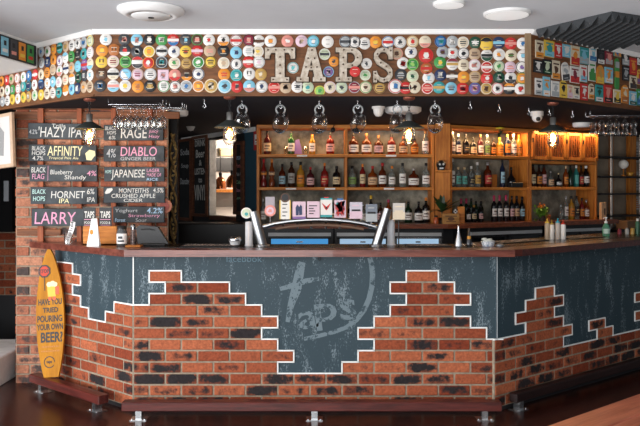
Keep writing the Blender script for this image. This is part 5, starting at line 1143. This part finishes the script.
# glass steins
sp_ = [(242.3, 'beside the rusty pendant over the taps'), (280.6, 'second along, above the purple pouch'), (319.4, 'third along, above the middle of the first bay'), (358, 'fourth along, above the shelving divider'), (397.5, 'fifth along, in front of the white fittings'), (435.3, 'last along, above the corner panel')]
M_STEIN = thin_glass('stein_glass', (.95, .96, .96), .26, .1)
M_RIM = thin_glass('stein_thick_glass', (.8, .83, .84), .35, .1)
def stein_proto(M, label):
    r = thing('glass_stein', label, 'glass mug', M, 'glass steins hanging from the soffit')
    R = T(0, 0, -.168) @ RY(.12) @ RX(.5) @ Matrix.Scale(1.13, 4)
    part('mug_body', MB().lathe([(.03, -.062), (.047, -.05), (.056, -.015), (.055, .02), (.046, .05), (.038, .062)], 20, 0, R), M_STEIN, r)
    part('mug_base', MB().lathe([(.0, -.068), (.03, -.066), (.034, -.058), (.0, -.05)], 18, 0, R), M_RIM, r)
    part('handle', MB().tube([(.036 * math.cos(t), 0, -.064 + .036 * math.sin(t)) for t in [-.85 + i * .5 for i in range(11)]], .0075, 8), mat('handle_glass', 'c9ced0', rough=.08, trans=.55), r)
    return r
p0 = None
for i, (px, w_) in enumerate(sp_):
    M = T(at(px, 5.95), 5.95, ZS - .004); l = 'clear glass stein hanging by its handle, ' + w_
    if p0 is None: p0 = stein_proto(M, l)
    else: copy_tree(p0, M @ RZ(.3 * math.sin(i * 2.1)), l)
def hook(px, Y, label):
    m = MB().tube([(0, 0, 0), (0, 0, -.026), (.008, 0, -.038), (.013, 0, -.05), (.005, 0, -.06), (-.008, 0, -.055), (-.011, 0, -.045)], .0034, 6).lathe([(.01, -.004), (.01, 0)], 10)
    single('ceiling_hook', m, M_STEEL, T(at(px, Y), Y, ZS), label, 'hook', 'hooks screwed into the soffit')
for px, w_ in sp_: hook(px - .2, 5.948, 'white metal hook carrying the stein ' + w_.replace('second along, ', '').replace('third along, ', '').replace('fourth along, ', '').replace('fifth along, ', '').replace('last along, ', ''))
for px, py, w_ in ((204.5, 99.8, 'empty hook in the soffit between the glass rack and the rusty pendant'), (470.3, 101.8, 'empty hook in the soffit past the last stein'), (499.3, 104.6, 'empty hook in the soffit above the yellow flower'), (528.8, 108, 'empty hook beside the dome camera'),
                   (549.4, 109, 'empty hook tucked close to the pendant by the lattice doors'), (572.5, 111, 'empty hook between that end pendant and the far glass rack')):
    hook(px, soffit_Y(py), w_)
# pendants
M_SHADE = mat('dark_green_shade', '3a3f3d', rough=.45, metal=.3)
M_SHIN = mat('rust_shade_inside', '7a4638', rough=.6)
M_BULBG = thin_glass('amber_bulb', (1, .82, .55), .25)
M_FIL = mat('bulb_filament', 'ffcf8a', emit='ffb45a', estr=11)
def pendant(px, Y, label, power=5):
    r = thing('pendant_lamp', label, 'pendant lamp', T(at(px, Y), Y, ZS), 'industrial pendant lamps over the bar')
    part('canopy', MB().lathe([(.045, 0), (.045, -.012), (.03, -.022), (0, -.024)][::-1], 16), M_RUSTM, r)
    ch = MB()
    for k in range(5):
        A = T(0, 0, -.03 - k * .019) @ RZ(k * PI / 2)
        ch.tube([(.008 * math.cos(t), 0, .013 * math.sin(t)) for t in [i * PI / 4 for i in range(8)]], .0028, 5, 0, A, closed=True)
    part('chain', ch, M_IRON, r)
    part('socket', MB().lathe([(.012, -.115), (.024, -.12), (.024, -.175), (.03, -.19)], 14), mat('galvanised', '9a9a97', rough=.35, metal=.8), r)
    part('shade', MB().lathe([(.03, -.178), (.05, -.19), (.112, -.228), (.117, -.234), (.112, -.232), (.05, -.194), (.03, -.184)], 24), M_SHADE, r)
    part('glass_jar', MB().lathe([(.03, -.19), (.042, -.22), (.046, -.28), (.044, -.33), (.03, -.352), (0, -.36)], 18), M_CLEAR, r)
    g = MB()
    for k in range(4):
        a = k * PI / 2 + .4; g.tube([(.048 * math.cos(a), .048 * math.sin(a), z) for z in (-.225, -.28, -.33)] + [(.02 * math.cos(a), .02 * math.sin(a), -.368)], .0022, 5)
    g.tube([(.049 * math.cos(t), .049 * math.sin(t), -.32) for t in [i * PI / 8 for i in range(16)]], .0022, 5, closed=True)
    part('guard_cage', g, M_IRON, r)
    b = part('bulb', MB().lathe([(.013, -.2), (.014, -.225), (.03, -.265), (.034, -.295), (.026, -.322), (0, -.332)], 16), M_BULBG, r)
    f = MB()
    for k in range(4): a = k * PI / 2; f.tube([(.006 * math.cos(a), .006 * math.sin(a), -.24), (.014 * math.cos(a), .014 * math.sin(a), -.31)], .003, 5)
    part('filament', f, M_FIL, b)
    L = bpy.data.lights.new('pendant_glow', 'POINT'); L.energy = power; L.color = (1, .62, .28); L.shadow_soft_size = .03
    o = bpy.data.objects.new('pendant_glow', L); COL.objects.link(o); o.parent = r; o.location = (0, 0, -.275)
pendant(89.5, 5.80, 'industrial pendant lamp with amber bulb hanging before the HAZY IPA board')
pendant(229.7, 5.66, 'industrial pendant lamp with amber bulb hanging before the serving hatch')
pendant(409, 5.72, 'industrial pendant lamp with amber bulb hanging before the second shelving bay')
pendant(553, 6.07, 'industrial pendant lamp with amber bulb hanging before the lattice doors', 7)
# racks of hanging wine glasses
def glass_rack(Mr, rails, label, w, d):
    r = thing('glass_rack', label, 'glass rack', Mr, 'wire glass racks under the soffit')
    for k in range(rails):
        y = -d / 2 + d * k / (rails - 1)
        part('rack_rail', MB().tube([(-w / 2, y, -.0), (-w / 2, y, -.04), (w / 2, y, -.04), (w / 2, y, 0)], .0025, 6), M_STEEL, r)
    m = MB()
    for q in (-.45, 0, .45): m.tube([(q * w, -d / 2, -.034), (q * w, d / 2, -.034)], .0022, 6)
    part('cross_wire', m, M_STEEL, r)
WG = MB().lathe([(r_ * .92, -.05 + (z_ + .05) * .84) for r_, z_ in [(.035, -.052), (.034, -.055), (.006, -.058), (.004, -.07), (.004, -.125), (.012, -.14), (.032, -.165), (.036, -.2), (.033, -.235), (.028, -.25), (.026, -.25), (.031, -.232), (.034, -.2), (.03, -.167), (.01, -.143), (0, -.142)]], 16).mesh('wine_glass', thin_glass('wine_glass_clear', (.95, .96, .96), .32, .12))
BG = MB().lathe([(r_ * .86, z_) for r_, z_ in [(.032, -.05), (.031, -.054), (.007, -.058), (.006, -.075), (.02, -.088), (.034, -.11), (.034, -.13), (.02, -.15), (.02, -.155), (.034, -.172), (.036, -.2), (.033, -.222), (.03, -.222), (.032, -.2), (.03, -.174), (.016, -.155), (.016, -.15), (.03, -.13), (.03, -.112), (.0, -.09)]], 16).mesh('beer_glass', thin_glass('wine_glass_clear'))
glass_rack(T(at(139, 5.95), 5.97, ZS), 3, 'wire rack under the soffit holding stemmed glasses before the beer boards', .42, .26)
glass_rack(T(at(172, 6.15), 6.15, ZS), 3, 'short empty wire rack next to the stemmed glasses', .2, .18)
for row, (Y, xs_) in enumerate(((5.88, [117, 123.6, 130.6, 137.2, 143.4, 149.8, 156.2, 162.6]), (6.05, [120, 127.5, 134.5, 141, 147.5, 154, 160]))):
    for i, px in enumerate(xs_):
        tag(link('wine_glass', WG, T(at(px, Y), Y, ZS)), f'upside-down wine glass, {ORD[i]} from the pillar end of the {"front" if row == 0 else "rear"} row, before the beer boards', 'wine glass', 'wine glasses hanging before the beer boards')
Yr = 6.72
glass_rack(T(at(618, Yr), Yr + .05, ZS), 2, 'wire rack under the soffit holding double-curved beer glasses beside the oblong decals', .5, .12)
for row, (Y, xs_) in enumerate(((6.72, [593.3, 601.5, 609.2, 616.6, 625, 633.5]),)):
    for i, px in enumerate(xs_):
        tag(link('beer_glass', BG, T(at(px, Y), Y, ZS)), f'upside-down curvy beer glass, {ORD[i]} along of the row in the far rack', 'beer glass', 'beer glasses hanging in the far rack')
# white fittings on the soffit
M_FIT = mat('white_fitting', 'e2e1e0', rough=.5)
Y = 6.35
dm = thing('emergency_light', 'white bowl-shaped emergency light on the black soffit', 'ceiling light', T(at(378.5, Y), Y, ZS))
part('base', MB().lathe([(0, -.02), (.055, -.018), (.055, 0)], 18), M_FIT, dm); part('bowl', MB().lathe([(0, -.085), (.025, -.08), (.04, -.055), (.045, -.02)], 18), M_FIT, dm)
for px, Y, rr, l in ((403, 6.45, .155, 'flat round white ceiling light on the soffit behind the fifth stein'), (178, 6.7, .09, 'flat round white ceiling light on the soffit behind the empty wire rack'), (581.5, 7.9, .09, 'flat round white ceiling light on the soffit near the far glass rack')):
    r = thing('soffit_light', l, 'ceiling light', T(at(px, Y), Y, ZS), 'flat round lights on the soffit')
    part('rim', MB().lathe([(rr * .86, -.045), (rr, -.03), (rr, 0)], 28), M_FIT, r); part('diffuser', MB().lathe([(0, -.05), (rr * .86, -.045)], 28), mat('light_diffuser', 'efefef', rough=.4), r)
Y = 6.75
cm = thing('dome_camera', 'white dome security camera with black lens under the soffit', 'security camera', T(at(537, Y), Y, ZS))
part('base', MB().lathe([(.056, -.04), (.056, 0)], 20), M_FIT, cm)
part('dome', MB().ball((0, 0, -.05), .046, n=18), M_FIT, cm)
part('lens', MB().lathe([(.02, 0), (.018, .012), (0, .014)], 14, 0, T(.0, -.035, -.068) @ RX(PI / 2 + .5)), M_BLACK, cm)
Y = soffit_Y(126.5)
dl = thing('dome_light', 'small white dome light on the soffit above the faint blackboard', 'ceiling light', T(at(190.7, Y), Y, ZS))
part('base', MB().lathe([(.045, -.012), (.05, 0)], 16), M_FIT, dl); part('bowl', MB().lathe([(0, -.05), (.03, -.042), (.045, -.012)], 16), M_FIT, dl)

# ================================================================== FAR SIDE: pipe shelving
sh = thing('pipe_shelf', 'pale metal pipe rack with dark glass shelves beyond the lattice cupboard', 'rack', U2 @ T(2.42, .05, 0))
for xx, c in ((.0, 0), (.12, 1), (.38, 0), (.66, 1)):
    part('pipe_post', MB().tube([(xx, .0 if c else .2, 1.0), (xx, .0 if c else .2, ZS - .002)], .014, 10), mat('pale_pipe', 'b5aaa0', rough=.35, metal=.5), sh)
for z in (1.35, 1.62, 1.83, 2.07):
    part('shelf_plate', MB().bbox((-.12, -.05, z - .018), (1.6, .26, z), .003), M_BLACK, sh)
part('amber_batten', MB().box((.72, .2, 1.0), (.84, .26, ZS)).box((.44, .27, 1.0), (.5, .3, ZS)), M_PINE, sh)
for px, py, w_, h_, l in ((637, 152, 9, 22, 'pale printed notice on the wall above the globe lamp'), (637.5, 181, 8, 20, 'pale printed notice on the wall below the globe lamp'), (637, 203, 9, 14, 'framed print with orange picture on the far wall')):
    x, z = hit(px, py, U2, -.33)
    r = thing('wall_notice', l, 'notice', U2 @ T(x, .345, z), 'prints on the far wall')
    hw, hh = w_ * 9.4 / F / 2 * 1.2, h_ * 9.4 / F / 2
    part('sheet', MB().box((-hw, -.012, -hh), (hw, 0, hh)), mat('faded_sheet', 'b9b3ad', rough=.7), r)
    p = MB(); [p.box((-hw * .7, -.014, hh * (.6 - .3 * k) - .012), (hw * (.2 + .12 * k), -.012, hh * (.6 - .3 * k))) for k in range(5)]
    part('print', p, mat('orange_print', 'b5652f') if 'orange' in l else mat('grey_print', '75706c'), r)
x, z = hit(630.3, 161, U2, -.0)
gl_ = thing('globe_lamp', 'small white globe lamp on a brass foot on the pipe rack', 'lamp', U2 @ T(x, .1, 1.831))
part('foot', MB().lathe([(.03, 0), (.03, .01), (.008, .02), (.008, .1)], 12), M_PINEH, gl_); part('globe', MB().ball((0, 0, .15), .06, n=16), mat('opal_glass', 'e9e4da', rough=.4), gl_)
x, z = hit(637, 164, U2, .0)
single('amber_dish', MB().lathe([(.02, 0), (.05, .05), (.048, .05), (.018, .004)], 14), mat('amber_dish_glass', 'd99a3a', rough=.2, trans=.2), U2 @ T(x, .1, 1.831), 'amber glass dish beside the white globe lamp', 'dish')
single('cardboard_box', MB().bbox((-.13, -.08, 0), (.16, .08, .1), .004), mat('cardboard', '7a5c44', rough=.8), U2 @ T(hit(622, 222, U2)[0], -.1, Z0 - .12), 'dull brown cardboard box under the pipe rack', 'box')
struct('wall_counter_end', MB().box((2.36, -.2, 0), (3.8, .34, Z0 - .121)), M_BLACK, U2)

# ================================================================== CEILING ITEMS
vn = thing('ceiling_vent', 'large round white air diffuser on the ceiling above the slanting fascia', 'ceiling vent', T(at(151, 4.93), 4.93, ZC))
part('outer_ring', MB().lathe([(.215, 0), (.215, -.012), (.17, -.04), (.14, -.045), (.14, -.02)][::-1], 36), M_FIT, vn)
part('inner_disc', MB().lathe([(0, -.052), (.12, -.05), (.128, -.04), (.12, -.034), (0, -.034)], 32), M_FIT, vn)
part('inner_disc_hub', MB().lathe([(0, -.058), (.02, -.056), (.02, -.03), (.03, 0)], 12), M_IRON, vn)
for px, Y, rr, l in ((507, 5.02, .155, 'larger round white flush light on the ceiling near the foam panel'), (449, 4.75, .1, 'smaller round white flush light on the ceiling above the fascia')):
    r = thing('flush_light', l, 'ceiling light', T(at(px, Y), Y, ZC), 'round flush lights on the ceiling')
    part('rim', MB().lathe([(rr * .9, -.02), (rr, -.012), (rr, 0)], 32), M_FIT, r); part('diffuser', MB().lathe([(0, -.024), (rr * .9, -.02)], 32), mat('lamp_diffuser', 'f4f4f2', rough=.4, emit='ffffff', estr=.25), r)
# black wedge foam on the ceiling
fo = MB()
poly = [(1.57, 5.53), (1.91, 4.97), (2.64, 5.35), (2.33, 6.12)]
def yspan(x):
    ys = []
    for (x0, y0), (x1, y1) in zip(poly, poly[1:] + poly[:1]):
        if min(x0, x1) - 1e-9 <= x <= max(x0, x1) + 1e-9 and abs(x1 - x0) > 1e-9: ys.append(y0 + (y1 - y0) * (x - x0) / (x1 - x0))
    return min(ys), max(ys)
vs = []; nk = 39
for k in range(nk):
    x = 1.572 + (2.638 - 1.572) * k / (nk - 1); a, b = yspan(x); z = ZC - .012 - (.05 if k % 2 else 0)
    vs += [(x, a, z), (x, b, z)]
tv = [(v[0], v[1], ZC - .001) for v in vs]; fs = []
for k in range(nk - 1):
    a, b, c, d = k * 2, k * 2 + 1, k * 2 + 3, k * 2 + 2
    fs += [(a, b, c, d), (a, d, d + 2 * nk, a + 2 * nk), (b, b + 2 * nk, c + 2 * nk, c)]
fo.add(vs + tv, fs)
single('acoustic_foam', fo, mat('charcoal_foam', '3a3d40', rough=.95), T(0, 0, 0), 'charcoal wedge acoustic foam panel on the ceiling over the oblong decals', 'foam panel')
# posters on the bulkhead face
BKF = frame(-2.37, 5.5, .105, .59)
BKF = frame(-2.36, 5.59, .095, .50)
ps = thing('poster_strip', 'black strip of four colourful beer posters on the white bulkhead', 'poster', BKF @ T(-.35, -.008, 2.645))
part('black_board', MB().box((-.5, -.012, 0), (.81, 0, .158)), M_BLACK, ps)
for k, (c, c2) in enumerate((('lb', 'w'), ('ch', 'pk'), ('og', 'yl'), ('gn', 'rd'))):
    a = .35 + .42 - .113 * (3 - k) - .088
    q = MB().box((a, -.016, .012), (a + .088, -.011, .146)).box((a + .014, -.018, .035), (a + .074, -.015, .06), 1).box((a + .03, -.018, .085), (a + .058, -.015, .12), 2)
    part('poster', q, [pm(c), pm(c2), pm('bk')], ps)
# framed picture at the passage
pf = thing('framed_picture', 'pale timber framed drawing hanging beside the brick pillar', 'picture', T(-2.575, 6.38, zz(167, 6.4)) @ RZ(-.62) @ RY(-.06))
part('frame', MB().bbox((-.42, -.02, 0), (.03, .01, .46), .004), mat('pale_frame', 'c9ab90', rough=.6, var=.2, vscale=12), pf)
part('sheet', MB().box((-.39, -.022, .03), (0, -.018, .43)), mat('drawing_sheet', 'c9c6c2', rough=.7), pf)
part('drawing', MB().prism([(-.25, .12), (-.1, .1), (-.08, .3), (-.15, .36), (-.22, .33)], -.0235, -.021), mat('pencil_grey', '8e8d8c', rough=.7), pf)
dn = thing('wall_cabinet', 'narrow dark cabinet with grey lock plate on the wall beyond the pillar', 'cabinet', T(at(6, 7.4), 7.4, 1.25))
part('cabinet_body', MB().bbox((-.5, 0, 0), (.06, .2, .72), .004), mat('matt_black', '0d0d0e', rough=.9, spec=.1), dn); part('lock_plate', MB().bbox((-.02, -.01, .3), (.03, 0, .5), .003), mat('lock_grey', '6a6e73', rough=.5), dn)

# ================================================================== TABLE IN FRONT
tdir = Vector((.57, .48, 0)).normalized(); tn = Vector((tdir.y, -tdir.x, 0))
tb = thing('timber_table', 'reddish timber table corner in front of the bar, grain running along it', 'table', T(0, 0, 0))
tO = Vector((.50, 2.621, 0))
TM = Matrix(((tdir.x, -tn.x, 0, tO.x), (tdir.y, -tn.y, 0, tO.y), (0, 0, 1, 0), (0, 0, 0, 1)))
for k in range(5): part('tabletop_plank', MB().bbox((0, -.16 * (k + 1) + .002, .712), (2.2, -.16 * k - .002, .75), .005), M_TABLE, tb, TM)
part('apron', MB().box((.08, -.72, .63), (2.12, -.08, .712)), M_TABLE, tb, TM)
for a in (.1, 2.04):
    for b in (-.7, -.16): part('leg', MB().bbox((a, b, 0), (a + .06, b + .06, .71), .004), M_IRON, tb, TM)
# ================================================================== LIGHT
wd = bpy.data.worlds.new('daylight'); sc.world = wd; wd.use_nodes = True
bg = wd.node_tree.nodes['Background']; bg.inputs[0].default_value = (.86, .93, 1, 1); bg.inputs[1].default_value = WORLD
def area(name, loc, aim, sx, sy, e, col=(1, 1, 1)):
    L = bpy.data.lights.new(name, 'AREA'); L.shape = 'RECTANGLE'; L.size = sx; L.size_y = sy; L.energy = e; L.color = col
    o = bpy.data.objects.new(name, L); COL.objects.link(o); o.location = loc
    o.rotation_euler = (Vector(aim) - Vector(loc)).to_track_quat('-Z', 'Y').to_euler()
    return o
for a in AREAS: area(*a)
# warm strip lamps along the top of the rear shelving and the hatch lamp
for M, w_, e in STRIPS:
    L = bpy.data.lights.new('shelf_strip', 'AREA'); L.shape = 'RECTANGLE'; L.size = w_; L.size_y = .03; L.energy = e; L.color = (1, .6, .28)
    o = bpy.data.objects.new('shelf_strip', L); COL.objects.link(o); o.matrix_world = M
L = bpy.data.lights.new('hatch_lamp', 'POINT'); L.energy = 34; L.color = (1, .86, .72); L.shadow_soft_size = .06
o = bpy.data.objects.new('hatch_lamp', L); COL.objects.link(o); o.location = (WB @ T(hx0, 0, hz0)) @ Vector((.0, .75, h * .95))
# ================================================================== CAMERA
cd = bpy.data.cameras.new('camera'); cam = bpy.data.objects.new('camera', cd); COL.objects.link(cam)
cd.sensor_width = 36; cd.lens = F / 640 * 36; cd.shift_y = -(213 - HY) / 640; cd.clip_start = .05
cam.location = (0, 0, EYE); cam.rotation_euler = (PI / 2, 0, 0); sc.camera = cam
vs_ = sc.view_settings; vs_.view_transform = 'Standard'; vs_.look = 'None'; vs_.gamma = 1; vs_.use_curve_mapping = False; vs_.exposure = EXPO
sc.cycles.use_denoising = True
sc.cycles.max_bounces = 8; sc.cycles.transparent_max_bounces = 24
sc.cycles.sample_clamp_indirect = 6
